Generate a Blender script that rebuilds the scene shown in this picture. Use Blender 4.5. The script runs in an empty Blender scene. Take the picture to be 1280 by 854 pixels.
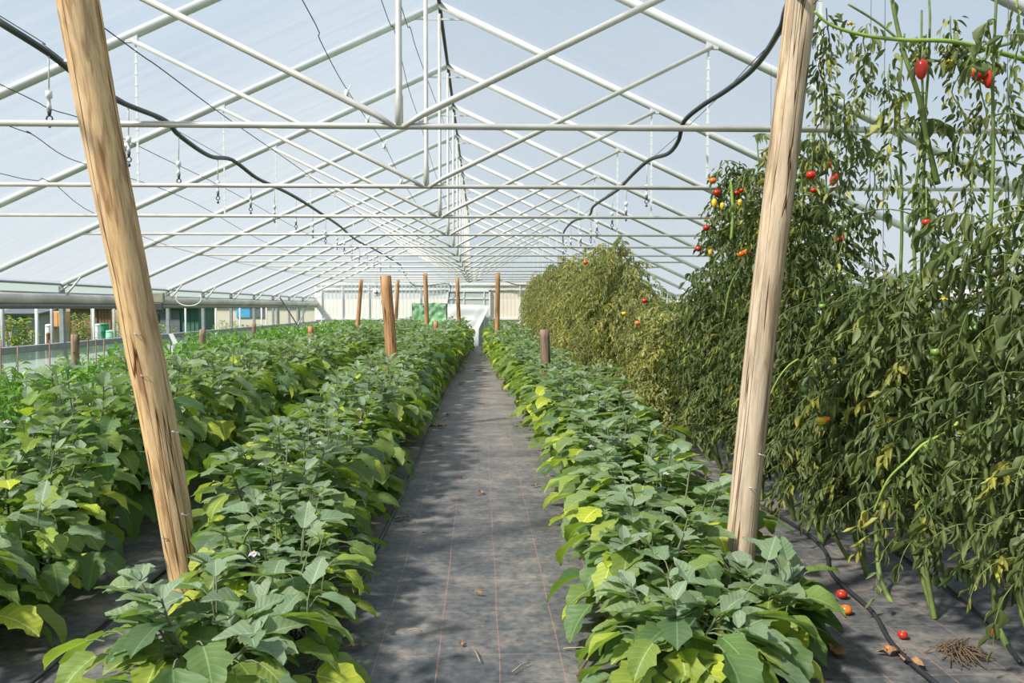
import bpy, math, random
from mathutils import Vector, Matrix, Euler, noise
R = math.radians
PI = math.pi
scene = bpy.context.scene
col = scene.collection
rnd = random.Random(7)

# ------------------------------------------------------------------ camera
F = 1050.0
CZ = 1.6
camd = bpy.data.cameras.new('camera'); cam = bpy.data.objects.new('camera', camd); col.objects.link(cam)
camd.sensor_width = 36; camd.lens = F / 1280 * 36; camd.clip_end = 500; camd.clip_start = .05
cam.location = (0, 0, CZ)
cam.rotation_euler = (PI/2 - math.atan(43/F), 0, -math.atan(39/F))
scene.camera = cam
CM = cam.rotation_euler.to_matrix()
def P(px, py, Y):
    """real point at depth Y (metres along the house) seen at this pixel"""
    d = CM @ Vector(((px-640)/F, (427-py)/F, -1))
    s = Y / d.y
    return Vector((d.x*s, Y, CZ + d.z*s))

# ------------------------------------------------------------------ materials
def newmat(name):
    m = bpy.data.materials.new(name); m.use_nodes = True
    nt = m.node_tree; nt.nodes.clear()
    out = nt.nodes.new('ShaderNodeOutputMaterial')
    return m, nt, out
def N(nt, t, **kw):
    n = nt.nodes.new(t)
    for k, v in kw.items(): setattr(n, k, v)
    return n
def ramp(nt, fac, stops):
    r = N(nt, 'ShaderNodeValToRGB'); nt.links.new(fac, r.inputs[0])
    e = r.color_ramp.elements
    while len(e) < len(stops): e.new(.5)
    for i, (p, c) in enumerate(stops):
        e[i].position = p; e[i].color = (*c, 1)
    return r
def plain(name, c, rough=.6, metal=0, spec=.5, var=.12, scale=8, bump=0):
    m, nt, out = newmat(name); L = nt.links.new
    b = N(nt, 'ShaderNodeBsdfPrincipled'); L(b.outputs[0], out.inputs[0])
    tc = N(nt, 'ShaderNodeTexCoord'); nz = N(nt, 'ShaderNodeTexNoise'); nz.inputs['Scale'].default_value = scale; nz.inputs['Detail'].default_value = 6
    L(tc.outputs['Object'], nz.inputs['Vector'])
    lo = tuple(max(0, x*(1-var)) for x in c); hi = tuple(min(1, x*(1+var)) for x in c)
    r = ramp(nt, nz.outputs['Fac'], [(.3, lo), (.7, hi)])
    L(r.outputs[0], b.inputs['Base Color'])
    b.inputs['Roughness'].default_value = rough; b.inputs['Metallic'].default_value = metal
    b.inputs['Specular IOR Level'].default_value = spec
    if bump:
        bp = N(nt, 'ShaderNodeBump'); bp.inputs['Strength'].default_value = bump; bp.inputs['Distance'].default_value = .01
        L(nz.outputs['Fac'], bp.inputs['Height']); L(bp.outputs[0], b.inputs['Normal'])
    return m

def leafmat(name, dark, mid, yellow, young, rough=.5, transl=.35, veins=True, tcol=(.28,.42,.04), spec=.35):
    """leaf surface; colour attribute tint: r yellowing, g brightness, b youth; uv: u across, v along"""
    m, nt, out = newmat(name); L = nt.links.new
    at = N(nt, 'ShaderNodeAttribute', attribute_name='tint'); sp = N(nt, 'ShaderNodeSeparateColor'); L(at.outputs['Color'], sp.inputs[0])
    oi = N(nt, 'ShaderNodeObjectInfo')
    base = N(nt, 'ShaderNodeMix', data_type='RGBA'); base.inputs['A'].default_value = (*dark,1); base.inputs['B'].default_value = (*mid,1)
    L(sp.outputs[1], base.inputs['Factor'])
    yg = N(nt, 'ShaderNodeMix', data_type='RGBA'); yg.inputs['B'].default_value = (*young,1)
    L(base.outputs['Result'], yg.inputs['A']); L(sp.outputs[2], yg.inputs['Factor'])
    # yellowing spreads in soft blotches
    tc = N(nt, 'ShaderNodeTexCoord'); nz = N(nt, 'ShaderNodeTexNoise'); nz.inputs['Scale'].default_value = 14; nz.inputs['Detail'].default_value = 4
    L(tc.outputs['Object'], nz.inputs['Vector'])
    mu = N(nt, 'ShaderNodeMath', operation='MULTIPLY_ADD'); L(nz.outputs['Fac'], mu.inputs[0]); mu.inputs[1].default_value = 1.2; mu.inputs[2].default_value = -.6
    ad = N(nt, 'ShaderNodeMath', operation='ADD', use_clamp=True); L(sp.outputs[0], ad.inputs[0])
    mm = N(nt, 'ShaderNodeMath', operation='MULTIPLY'); L(mu.outputs[0], mm.inputs[0]); L(sp.outputs[0], mm.inputs[1]); L(mm.outputs[0], ad.inputs[1])
    ye = N(nt, 'ShaderNodeMix', data_type='RGBA'); ye.inputs['B'].default_value = (*yellow,1)
    L(yg.outputs['Result'], ye.inputs['A']); L(ad.outputs[0], ye.inputs['Factor'])
    colr = ye.outputs['Result']
    hv = N(nt, 'ShaderNodeHueSaturation'); L(colr, hv.inputs['Color'])
    mr = N(nt, 'ShaderNodeMapRange'); L(oi.outputs['Random'], mr.inputs[0]); mr.inputs[3].default_value = .85; mr.inputs[4].default_value = 1.15
    L(mr.outputs[0], hv.inputs['Value']); colr = hv.outputs[0]
    bp = None
    if veins:
        uv = N(nt, 'ShaderNodeUVMap'); sx = N(nt, 'ShaderNodeSeparateXYZ'); L(uv.outputs[0], sx.inputs[0])
        au = N(nt, 'ShaderNodeMath', operation='SUBTRACT'); L(sx.outputs[0], au.inputs[0]); au.inputs[1].default_value = .5
        ab = N(nt, 'ShaderNodeMath', operation='ABSOLUTE'); L(au.outputs[0], ab.inputs[0])
        mid_ = N(nt, 'ShaderNodeMath', operation='LESS_THAN'); L(ab.outputs[0], mid_.inputs[0]); mid_.inputs[1].default_value = .022
        a1 = N(nt, 'ShaderNodeMath', operation='MULTIPLY_ADD'); L(ab.outputs[0], a1.inputs[0]); a1.inputs[1].default_value = -.45; L(sx.outputs[1], a1.inputs[2])
        a2 = N(nt, 'ShaderNodeMath', operation='MULTIPLY'); L(a1.outputs[0], a2.inputs[0]); a2.inputs[1].default_value = 7
        fr = N(nt, 'ShaderNodeMath', operation='FRACT'); L(a2.outputs[0], fr.inputs[0])
        lt = N(nt, 'ShaderNodeMath', operation='LESS_THAN'); L(fr.outputs[0], lt.inputs[0]); lt.inputs[1].default_value = .09
        mx = N(nt, 'ShaderNodeMath', operation='MAXIMUM'); L(mid_.outputs[0], mx.inputs[0])
        lm = N(nt, 'ShaderNodeMath', operation='MULTIPLY'); L(lt.outputs[0], lm.inputs[0]); lm.inputs[1].default_value = .45; L(lm.outputs[0], mx.inputs[1])
        vm = N(nt, 'ShaderNodeMix', data_type='RGBA'); L(mx.outputs[0], vm.inputs['Factor']); L(colr, vm.inputs['A'])
        hl = N(nt, 'ShaderNodeHueSaturation'); hl.inputs['Value'].default_value = 1.7; hl.inputs['Saturation'].default_value = .85; L(colr, hl.inputs['Color'])
        L(hl.outputs[0], vm.inputs['B']); colr = vm.outputs['Result']
        bp = N(nt, 'ShaderNodeBump'); bp.inputs['Strength'].default_value = .5; bp.inputs['Distance'].default_value = .004
        sb = N(nt, 'ShaderNodeMath', operation='PINGPONG'); L(fr.outputs[0], sb.inputs[0]); sb.inputs[1].default_value = .5
        L(sb.outputs[0], bp.inputs['Height'])
    b = N(nt, 'ShaderNodeBsdfPrincipled'); L(colr, b.inputs['Base Color']); b.inputs['Roughness'].default_value = rough
    b.inputs['Specular IOR Level'].default_value = spec
    if bp: L(bp.outputs[0], b.inputs['Normal'])
    tr = N(nt, 'ShaderNodeBsdfTranslucent')
    tm = N(nt, 'ShaderNodeMix', data_type='RGBA'); tm.inputs['Factor'].default_value = .6; L(colr, tm.inputs['A']); tm.inputs['B'].default_value = (*tcol,1)
    L(tm.outputs['Result'], tr.inputs[0])
    mi = N(nt, 'ShaderNodeMixShader'); mi.inputs[0].default_value = transl
    L(b.outputs[0], mi.inputs[1]); L(tr.outputs[0], mi.inputs[2]); L(mi.outputs[0], out.inputs[0])
    return m

def filmmat(name, c, fac, streak=.06, axis='y', rough=.4):
    m, nt, out = newmat(name); L = nt.links.new
    tc = N(nt, 'ShaderNodeTexCoord'); mp = N(nt, 'ShaderNodeMapping'); L(tc.outputs['Object'], mp.inputs[0])
    mp.inputs['Scale'].default_value = (.5, 7, .5) if axis == 'y' else (3, .4, 3)
    nz = N(nt, 'ShaderNodeTexNoise'); nz.inputs['Scale'].default_value = 1.3; nz.inputs['Detail'].default_value = 5; L(mp.outputs[0], nz.inputs['Vector'])
    mr = N(nt, 'ShaderNodeMapRange'); L(nz.outputs['Fac'], mr.inputs[0]); mr.inputs[1].default_value = .3; mr.inputs[2].default_value = .7
    mr.inputs[3].default_value = fac - streak; mr.inputs[4].default_value = fac + streak
    t = N(nt, 'ShaderNodeBsdfTransparent'); t.inputs[0].default_value = (.97,.98,1,1)
    tl = N(nt, 'ShaderNodeBsdfTranslucent'); tl.inputs[0].default_value = (*c,1)
    df = N(nt, 'ShaderNodeBsdfPrincipled'); df.inputs['Base Color'].default_value = (*c,1); df.inputs['Roughness'].default_value = rough
    m1 = N(nt, 'ShaderNodeMixShader'); m1.inputs[0].default_value = .5; L(tl.outputs[0], m1.inputs[1]); L(df.outputs[0], m1.inputs[2])
    m2 = N(nt, 'ShaderNodeMixShader'); L(mr.outputs[0], m2.inputs[0]); L(t.outputs[0], m2.inputs[1]); L(m1.outputs[0], m2.inputs[2])
    L(m2.outputs[0], out.inputs[0])
    return m

def timbermat(name, base, dark, grey, crack=.55, seed=0.):
    m, nt, out = newmat(name); L = nt.links.new
    tc = N(nt, 'ShaderNodeTexCoord'); mp = N(nt, 'ShaderNodeMapping'); L(tc.outputs['Object'], mp.inputs[0]); mp.inputs['Scale'].default_value = (1, 1, .11); mp.inputs['Location'].default_value = (seed, seed*2, seed)
    n1 = N(nt, 'ShaderNodeTexNoise'); n1.inputs['Scale'].default_value = 26; n1.inputs['Detail'].default_value = 5; n1.inputs['Distortion'].default_value = .6; L(mp.outputs[0], n1.inputs['Vector'])
    n2 = N(nt, 'ShaderNodeTexNoise'); n2.inputs['Scale'].default_value = 110; n2.inputs['Detail'].default_value = 3; L(mp.outputs[0], n2.inputs['Vector'])
    mp3 = N(nt, 'ShaderNodeMapping'); L(tc.outputs['Object'], mp3.inputs[0]); mp3.inputs['Scale'].default_value = (1, 1, .02); mp3.inputs['Location'].default_value = (seed+3, seed, 0)
    n3 = N(nt, 'ShaderNodeTexNoise'); n3.inputs['Scale'].default_value = 17; n3.inputs['Detail'].default_value = 2; n3.inputs['Distortion'].default_value = .25; L(mp3.outputs[0], n3.inputs['Vector'])
    n4 = N(nt, 'ShaderNodeTexNoise'); n4.inputs['Scale'].default_value = 6; n4.inputs['Detail'].default_value = 4; L(mp.outputs[0], n4.inputs['Vector'])
    r1 = ramp(nt, n1.outputs['Fac'], [(.38, dark), (.50, base), (.64, tuple(min(1, x*1.18) for x in base))])
    # weather greying
    r4 = ramp(nt, n4.outputs['Fac'], [(.35, (0,0,0)), (.65, (1,1,1))])
    mg = N(nt, 'ShaderNodeMix', data_type='RGBA'); L(r4.outputs[0], mg.inputs['Factor']); L(r1.outputs[0], mg.inputs['A'])
    mg2 = N(nt, 'ShaderNodeMix', data_type='RGBA'); mg2.inputs['Factor'].default_value = .45; L(r1.outputs[0], mg2.inputs['A']); mg2.inputs['B'].default_value = (*grey,1); L(mg2.outputs['Result'], mg.inputs['B'])
    # fine fibre
    r2 = ramp(nt, n2.outputs['Fac'], [(.35, (.8,.8,.8)), (.6, (1,1,1))])
    mf = N(nt, 'ShaderNodeMix', data_type='RGBA', blend_type='MULTIPLY'); mf.inputs['Factor'].default_value = .8; L(mg.outputs['Result'], mf.inputs['A']); L(r2.outputs[0], mf.inputs['B'])
    # drying cracks: thin iso-line of a stretched noise
    s = N(nt, 'ShaderNodeMath', operation='SUBTRACT'); L(n3.outputs['Fac'], s.inputs[0]); s.inputs[1].default_value = crack
    a = N(nt, 'ShaderNodeMath', operation='ABSOLUTE'); L(s.outputs[0], a.inputs[0])
    rc = ramp(nt, a.outputs[0], [(0, (.12,.07,.035)), (.006, (.3,.2,.12)), (.013, (1,1,1))])
    mc = N(nt, 'ShaderNodeMix', data_type='RGBA', blend_type='MULTIPLY'); mc.inputs['Factor'].default_value = 1; L(mf.outputs['Result'], mc.inputs['A']); L(rc.outputs[0], mc.inputs['B'])
    b = N(nt, 'ShaderNodeBsdfPrincipled'); L(mc.outputs['Result'], b.inputs['Base Color']); b.inputs['Roughness'].default_value = .75; b.inputs['Specular IOR Level'].default_value = .25
    bp = N(nt, 'ShaderNodeBump'); bp.inputs['Strength'].default_value = .7; bp.inputs['Distance'].default_value = .008; L(rc.outputs[0], bp.inputs['Height'])
    bp2 = N(nt, 'ShaderNodeBump'); bp2.inputs['Strength'].default_value = .4; bp2.inputs['Distance'].default_value = .004; L(n2.outputs['Fac'], bp2.inputs['Height']); L(bp.outputs[0], bp2.inputs['Normal'])
    L(bp2.outputs[0], b.inputs['Normal']); L(b.outputs[0], out.inputs[0])
    return m

def groundmat():
    m, nt, out = newmat('woven_ground_cloth'); L = nt.links.new
    tc = N(nt, 'ShaderNodeTexCoord'); sx = N(nt, 'ShaderNodeSeparateXYZ'); L(tc.outputs['Object'], sx.inputs[0])
    n1 = N(nt, 'ShaderNodeTexNoise'); n1.inputs['Scale'].default_value = 1.6; n1.inputs['Detail'].default_value = 8; n1.inputs['Roughness'].default_value = .7; L(tc.outputs['Object'], n1.inputs['Vector'])
    n2 = N(nt, 'ShaderNodeTexNoise'); n2.inputs['Scale'].default_value = 22; n2.inputs['Detail'].default_value = 8; L(tc.outputs['Object'], n2.inputs['Vector'])
    mpf = N(nt, 'ShaderNodeMapping'); mpf.inputs['Scale'].default_value = (10, 55, 10); L(tc.outputs['Object'], mpf.inputs[0])
    n3 = N(nt, 'ShaderNodeTexNoise'); n3.inputs['Scale'].default_value = 4; n3.inputs['Detail'].default_value = 4; L(mpf.outputs[0], n3.inputs['Vector'])
    r1 = ramp(nt, n1.outputs['Fac'], [(.32, (.062,.068,.076)), (.5, (.112,.116,.12)), (.66, (.19,.175,.16))])
    r2 = ramp(nt, n2.outputs['Fac'], [(.3, (.62,.62,.62)), (.62, (1.15,1.12,1.08))])
    mu = N(nt, 'ShaderNodeMix', data_type='RGBA', blend_type='MULTIPLY'); mu.inputs['Factor'].default_value = 1; L(r1.outputs[0], mu.inputs['A']); L(r2.outputs[0], mu.inputs['B'])
    r3 = ramp(nt, n3.outputs['Fac'], [(.3, (.75,.75,.75)), (.6, (1.1,1.1,1.1))])
    mu3 = N(nt, 'ShaderNodeMix', data_type='RGBA', blend_type='MULTIPLY'); mu3.inputs['Factor'].default_value = .7; L(mu.outputs['Result'], mu3.inputs['A']); L(r3.outputs[0], mu3.inputs['B'])
    # soil dust blown over the cloth
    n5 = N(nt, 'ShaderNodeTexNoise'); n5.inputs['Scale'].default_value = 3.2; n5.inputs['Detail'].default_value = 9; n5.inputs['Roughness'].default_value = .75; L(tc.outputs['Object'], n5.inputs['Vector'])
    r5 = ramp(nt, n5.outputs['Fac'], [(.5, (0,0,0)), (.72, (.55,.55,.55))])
    # beige share of the cloth colour rises with distance down the house
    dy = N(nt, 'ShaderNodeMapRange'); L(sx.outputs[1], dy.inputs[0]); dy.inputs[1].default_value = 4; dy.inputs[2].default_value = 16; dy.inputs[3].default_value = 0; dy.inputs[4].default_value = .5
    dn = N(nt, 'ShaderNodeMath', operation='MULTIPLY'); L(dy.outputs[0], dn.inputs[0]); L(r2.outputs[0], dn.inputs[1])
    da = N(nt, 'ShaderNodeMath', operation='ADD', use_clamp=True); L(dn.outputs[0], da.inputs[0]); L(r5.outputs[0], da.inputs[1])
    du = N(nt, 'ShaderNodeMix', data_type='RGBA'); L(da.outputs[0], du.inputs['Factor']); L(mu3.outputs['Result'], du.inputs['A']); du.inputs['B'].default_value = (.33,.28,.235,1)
    cur = du.outputs['Result']
    nw = N(nt, 'ShaderNodeTexNoise'); nw.inputs['Scale'].default_value = 1.1; nw.inputs['Detail'].default_value = 2; L(tc.outputs['Object'], nw.inputs['Vector'])
    def lines(comp, off, wid, c, amt, cur, warp):
        w = N(nt, 'ShaderNodeMath', operation='MULTIPLY_ADD'); L(nw.outputs['Fac'], w.inputs[0]); w.inputs[1].default_value = warp; L(comp, w.inputs[2])
        a = N(nt, 'ShaderNodeMath', operation='MULTIPLY_ADD'); L(w.outputs[0], a.inputs[0]); a.inputs[1].default_value = 1/.28; a.inputs[2].default_value = off
        fr = N(nt, 'ShaderNodeMath', operation='FRACT'); L(a.outputs[0], fr.inputs[0])
        lt = N(nt, 'ShaderNodeMath', operation='LESS_THAN'); L(fr.outputs[0], lt.inputs[0]); lt.inputs[1].default_value = wid/.28
        mlt = N(nt, 'ShaderNodeMath', operation='MULTIPLY'); L(lt.outputs[0], mlt.inputs[0])
        rr = N(nt, 'ShaderNodeMapRange'); L(n2.outputs['Fac'], rr.inputs[0]); rr.inputs[1].default_value = .3; rr.inputs[2].default_value = .6; rr.inputs[3].default_value = amt*.4; rr.inputs[4].default_value = amt
        L(rr.outputs[0], mlt.inputs[1])
        mx = N(nt, 'ShaderNodeMix', data_type='RGBA'); L(mlt.outputs[0], mx.inputs['Factor']); L(cur, mx.inputs['A']); mx.inputs['B'].default_value = (*c,1)
        return mx.outputs['Result']
    cur = lines(sx.outputs[0], 100.66+.02, .005, (.40,.19,.15), .75, cur, .02)
    cur = lines(sx.outputs[1], .3, .004, (.34,.27,.22), .6, cur, .05)
    b = N(nt, 'ShaderNodeBsdfPrincipled'); L(cur, b.inputs['Base Color']); b.inputs['Roughness'].default_value = .62; b.inputs['Specular IOR Level'].default_value = .4
    bp = N(nt, 'ShaderNodeBump'); bp.inputs['Strength'].default_value = .35; bp.inputs['Distance'].default_value = .02; L(n2.outputs['Fac'], bp.inputs['Height']); L(bp.outputs[0], b.inputs['Normal'])
    L(b.outputs[0], out.inputs[0])
    return m

M = {}
M['egg_leaf'] = leafmat('eggplant_leaf', (.045,.10,.032), (.145,.245,.085), (.50,.56,.05), (.30,.38,.25), rough=.5, transl=.42, tcol=(.34,.55,.03))
M['pep_leaf'] = leafmat('pepper_leaf', (.06,.17,.018), (.17,.37,.035), (.5,.5,.05), (.2,.4,.05), rough=.32, transl=.36, veins=False, tcol=(.22,.5,.02), spec=.5)
M['tom_leaf'] = leafmat('tomato_leaf', (.030,.055,.014), (.13,.175,.06), (.46,.44,.09), (.27,.32,.16), rough=.5, transl=.3, veins=False, tcol=(.24,.3,.04))
M['tom_leaf_pale'] = leafmat('pale_tomato_leaf', (.10,.135,.035), (.25,.28,.09), (.55,.50,.13), (.36,.39,.2), rough=.5, transl=.38, veins=False, tcol=(.40,.42,.07))
M['garden_leaf'] = leafmat('garden_leaf', (.10,.2,.04), (.25,.4,.09), (.7,.5,.15), (.3,.45,.1), transl=.3, veins=False)
M['egg_stem'] = plain('eggplant_stem', (.16,.18,.09), .7)
M['pep_stem'] = plain('pepper_stem', (.14,.24,.05), .5)
M['tom_stem'] = plain('tomato_stem', (.15,.21,.05), .6, scale=14, var=.35)
M['vine'] = plain('bright_vine', (.25,.36,.06), .5)
M['eggplant'] = plain('eggplant_skin', (.012,.006,.016), .12, spec=.8)
M['calyx'] = plain('calyx_green', (.12,.2,.04), .6)
M['petal'] = plain('violet_petal', (.5,.44,.56), .6)
M['yellow_petal'] = plain('yellow_petal', (.8,.62,.04), .6)
M['red'] = plain('ripe_tomato_red', (.52,.028,.01), .22, spec=.6)
M['orange'] = plain('ripe_tomato_orange', (.75,.17,.015), .25, spec=.6)
M['yellowfruit'] = plain('turning_tomato_yellow', (.75,.5,.03), .25, spec=.6)
M['greenfruit'] = plain('unripe_tomato_green', (.2,.32,.06), .25, spec=.6)
M['galv'] = plain('galvanised_steel', (.60,.575,.52), .42, .25, var=.16, scale=5)
M['alu'] = plain('light_aluminium', (.70,.70,.68), .35, .25, var=.1, scale=4)
M['darksteel'] = plain('dark_steel', (.09,.095,.10), .5, .3)
M['greysteel'] = plain('grey_steel', (.30,.33,.34), .5, .25)
M['black'] = plain('black_rubber_hose', (.03,.033,.038), .4)
M['wire'] = plain('dark_wire', (.07,.07,.08), .5)
M['white'] = plain('white_plastic', (.75,.76,.75), .4, var=.05)
M['film'] = filmmat('polythene_film', (.88,.90,.90), .18, .05)
M['skirt'] = filmmat('skirt_film', (.62,.70,.68), .80, .06, 'x')
M['roll'] = plain('rolled_film', (.68,.61,.53), .45, var=.2, scale=2)
M['rolldark'] = plain('film_tube', (.17,.19,.18), .4)
M['panel'] = plain('ribbed_wall_panel', (.86,.84,.76), .55, var=.03, scale=2)
M['panel2'] = plain('beige_wall_panel', (.82,.74,.60), .6, var=.04, scale=2)
M['sheet'] = plain('white_tarpaulin', (.92,.93,.93), .5, var=.03)
M['glass'] = plain('greyish_glazing', (.50,.55,.50), .2, var=.05)
M['net'] = plain('green_netting', (.30,.56,.30), .7, var=.3, scale=9, bump=.4)
M['timber_l'] = timbermat('yellow_timber', (.70,.46,.225), (.36,.18,.07), (.60,.46,.31), .52, 0.3)
M['timber_r'] = timbermat('weathered_timber', (.58,.435,.28), (.34,.23,.13), (.47,.41,.34), .49, 4.1)
M['timber_f'] = timbermat('orange_timber', (.58,.29,.12), (.36,.16,.06), (.5,.35,.22), .5, 8.)
M['timber_d'] = timbermat('old_brown_timber', (.33,.2,.13), (.16,.09,.055), (.35,.3,.26), .5, 11.)
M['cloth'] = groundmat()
M['dead'] = plain('dead_leaf', (.30,.16,.07), .8, var=.4, scale=40)
M['straw'] = plain('straw', (.42,.33,.2), .8)
M['soilroot'] = plain('dry_roots', (.13,.085,.05), .9)
M['box'] = plain('control_box', (.33,.32,.24), .5)

# ------------------------------------------------------------------ mesh builder
class MB:
    def __init__(s): s.v=[]; s.f=[]; s.c=[]; s.uv=[]; s.mi=[]
    def add(s, vs, fs, tint=(0,.5,0), uvs=None, mi=0):
        o = len(s.v); s.v += vs; s.f += [tuple(i+o for i in f) for f in fs]
        s.c += [tint]*len(vs); s.uv += uvs if uvs else [(.3,.5)]*len(vs); s.mi += [mi]*len(fs)
    def box(s, a, b):
        x0,y0,z0 = a; x1,y1,z1 = b
        s.add([(x0,y0,z0),(x1,y0,z0),(x1,y1,z0),(x0,y1,z0),(x0,y0,z1),(x1,y0,z1),(x1,y1,z1),(x0,y1,z1)],
              [(0,3,2,1),(4,5,6,7),(0,1,5,4),(1,2,6,5),(2,3,7,6),(3,0,4,7)])
    def tube(s, pts, r, n=8, cap=True, tint=(0,.5,0)):
        pts = [Vector(p) for p in pts]; k = len(pts)
        rs = r if isinstance(r, (list, tuple)) else [r]*k
        vs = []; nrm = None
        for i, p in enumerate(pts):
            d = (pts[min(i+1,k-1)] - pts[max(i-1,0)])
            if d.length < 1e-9: d = Vector((0,0,1))
            d.normalize()
            if nrm is None:
                nrm = d.cross(Vector((0,0,1)) if abs(d.z) < .9 else Vector((1,0,0))).normalized()
            else:
                nrm = (nrm - d*nrm.dot(d));
                nrm = nrm.normalized() if nrm.length > 1e-6 else d.orthogonal().normalized()
            bt = d.cross(nrm)
            for j in range(n):
                a = 2*PI*j/n
                q = p + (nrm*math.cos(a) + bt*math.sin(a))*rs[i]
                vs.append((q.x,q.y,q.z))
        fs = [(i*n+j, i*n+(j+1)%n, (i+1)*n+(j+1)%n, (i+1)*n+j) for i in range(k-1) for j in range(n)]
        if cap: fs += [tuple(range(n-1,-1,-1)), tuple((k-1)*n+j for j in range(n))]
        s.add(vs, fs, tint)
    def lathe(s, c, prof, n=12, axis=None, squash=None):
        """profile of (radius, height) about an axis from c; squash lobes the outline"""
        ax = Vector(axis or (0,0,1)).normalized(); u = ax.orthogonal().normalized(); w = ax.cross(u); c = Vector(c)
        vs = []
        for (r, h) in prof:
            for j in range(n):
                a = 2*PI*j/n; rr = r*(1 + (squash*abs(math.sin(a*2.5)) - squash*.5 if squash else 0))
                q = c + ax*h + (u*math.cos(a) + w*math.sin(a))*rr; vs.append((q.x,q.y,q.z))
        k = len(prof)
        fs = [(i*n+j, i*n+(j+1)%n, (i+1)*n+(j+1)%n, (i+1)*n+j) for i in range(k-1) for j in range(n)]
        fs += [tuple(range(n-1,-1,-1)), tuple((k-1)*n+j for j in range(n))]
        s.add(vs, fs)
    def leaf(s, p, yaw, pitch, L, W, droop=.8, roll=0, fold=.25, tint=(0,.5,0), rows=8, cols=4, lobe=.12, nl=3, wave=.05, ph=0., round_=.8, twist=0.):
        vs=[]; uvs=[]; c = Vector(p); st = L/rows; pt = pitch; yw = yaw
        lob = 0
        for i in range(rows+1):
            t = i/rows
            d = Vector((math.cos(pt)*math.cos(yw), math.cos(pt)*math.sin(yw), math.sin(pt)))
            sd = Vector((-math.sin(yw), math.cos(yw), 0)); up = sd.cross(d); up.negate()
            rl = roll + twist*t
            s2 = sd*math.cos(rl) + up*math.sin(rl); u2 = up*math.cos(rl) - sd*math.sin(rl)
            w = math.sin(PI*min(.999, (t*.97+.03))**round_)**.85
            hw = W*.5*w
            for j in range(cols+1):
                q = -1 + 2*j/cols; aq = abs(q)
                lb = 1 + (lobe*math.sin(2*PI*nl*t + (.6 if q > 0 else 0) + ph)*aq*aq if 0 < i < rows else 0)
                off = hw*aq*fold + wave*W*math.sin(t*9+ph+q*2.5)*aq - (W*.06*(1-aq)*w)
                pos = c + s2*(hw*q*lb) + u2*off
                vs.append((pos.x,pos.y,pos.z)); uvs.append((.5+.5*q*min(1,w*1.2+.05), t))
            c = c + d*st
            pt -= droop/rows
            if pt < -1.75: pt = -1.75
        n = cols+1
        fs = [(i*n+j, i*n+j+1, (i+1)*n+j+1, (i+1)*n+j) for i in range(rows) for j in range(cols)]
        s.add(vs, fs, tint, uvs)
        return c
    def mesh(s, name, mats, smooth=True):
        me = bpy.data.meshes.new(name); me.from_pydata(s.v, [], s.f)
        for m in (mats if isinstance(mats, list) else [mats]): me.materials.append(m)
        if smooth: me.polygons.foreach_set('use_smooth', [True]*len(me.polygons))
        if any(s.mi): me.polygons.foreach_set('material_index', s.mi)
        ca = me.color_attributes.new('tint', 'FLOAT_COLOR', 'POINT')
        flat = [];
        for t in s.c: flat += [t[0],t[1],t[2],1]
        ca.data.foreach_set('color', flat)
        uvl = me.uv_layers.new(name='UVMap')
        lv = [0]*len(me.loops); me.loops.foreach_get('vertex_index', lv)
        fl = []
        for i in lv: fl += s.uv[i]
        uvl.data.foreach_set('uv', fl)
        me.update()
        return me
    def build(s, name, mats, parent=None, smooth=True, bevel=0):
        o = bpy.data.objects.new(name, s.mesh(name, mats, smooth)); col.objects.link(o)
        if parent: o.parent = parent
        if bevel:
            b = o.modifiers.new('bevel', 'BEVEL'); b.width = bevel; b.segments = 2; b.limit_method = 'ANGLE'
        return o

def tag(o, label, cat, group=None, kind=None):
    if label: o['label'] = label
    if cat: o['category'] = cat
    if group: o['group'] = group
    if kind: o['kind'] = kind
    return o
def thing(name, label, cat, loc=(0,0,0), rz=0, group=None):
    o = bpy.data.objects.new(name, None); col.objects.link(o); o.location = loc; o.rotation_euler = (0,0,rz); o.empty_display_size = .1
    return tag(o, label, cat, group)
def struct(o): o['kind'] = 'structure'; return o
def meshobj(name, me, parent, loc=None, rot=None):
    o = bpy.data.objects.new(name, me); col.objects.link(o); o.parent = parent
    if loc is not None: o.location = loc
    if rot is not None: o.rotation_euler = rot
    return o
def copy_tree(o, parent=None):
    c = o.copy(); col.objects.link(c); c.parent = parent
    for ch in list(o.children): copy_tree(ch, c)
    return c
ORD = ['first','second','third','fourth','fifth','sixth','seventh','eighth','ninth','tenth','eleventh','twelfth','thirteenth','fourteenth','fifteenth','sixteenth','seventeenth','eighteenth','nineteenth','twentieth']

# ------------------------------------------------------------------ house geometry
XC = -.45; WH = 6.4; SL = .46; RZ = CZ + 3.31; COLZ = CZ + 1.0
Y0 = 4.71; SP = 2.33; YE = Y0 + 13*SP
EZ = RZ - SL*WH
XL = XC - WH; XR = XC + WH
def roofz(x): return RZ - SL*abs(x-XC)

# floor
b = MB()
nx, ny = 60, 150
vs = []
for j in range(ny+1):
    for i in range(nx+1):
        x = XL-.2 + (2*WH+.4)*i/nx; y = -3 + (YE+3)*(j/ny)
        z = .008*noise.noise(Vector((x*1.4,y*1.4,0))) + .004*noise.noise(Vector((x*5,y*5,3)))
        vs.append((x,y,z-.006))
b.add(vs, [(j*(nx+1)+i, j*(nx+1)+i+1, (j+1)*(nx+1)+i+1, (j+1)*(nx+1)+i) for j in range(ny) for i in range(nx)])
fl = struct(b.build('floor', M['cloth']))

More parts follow.
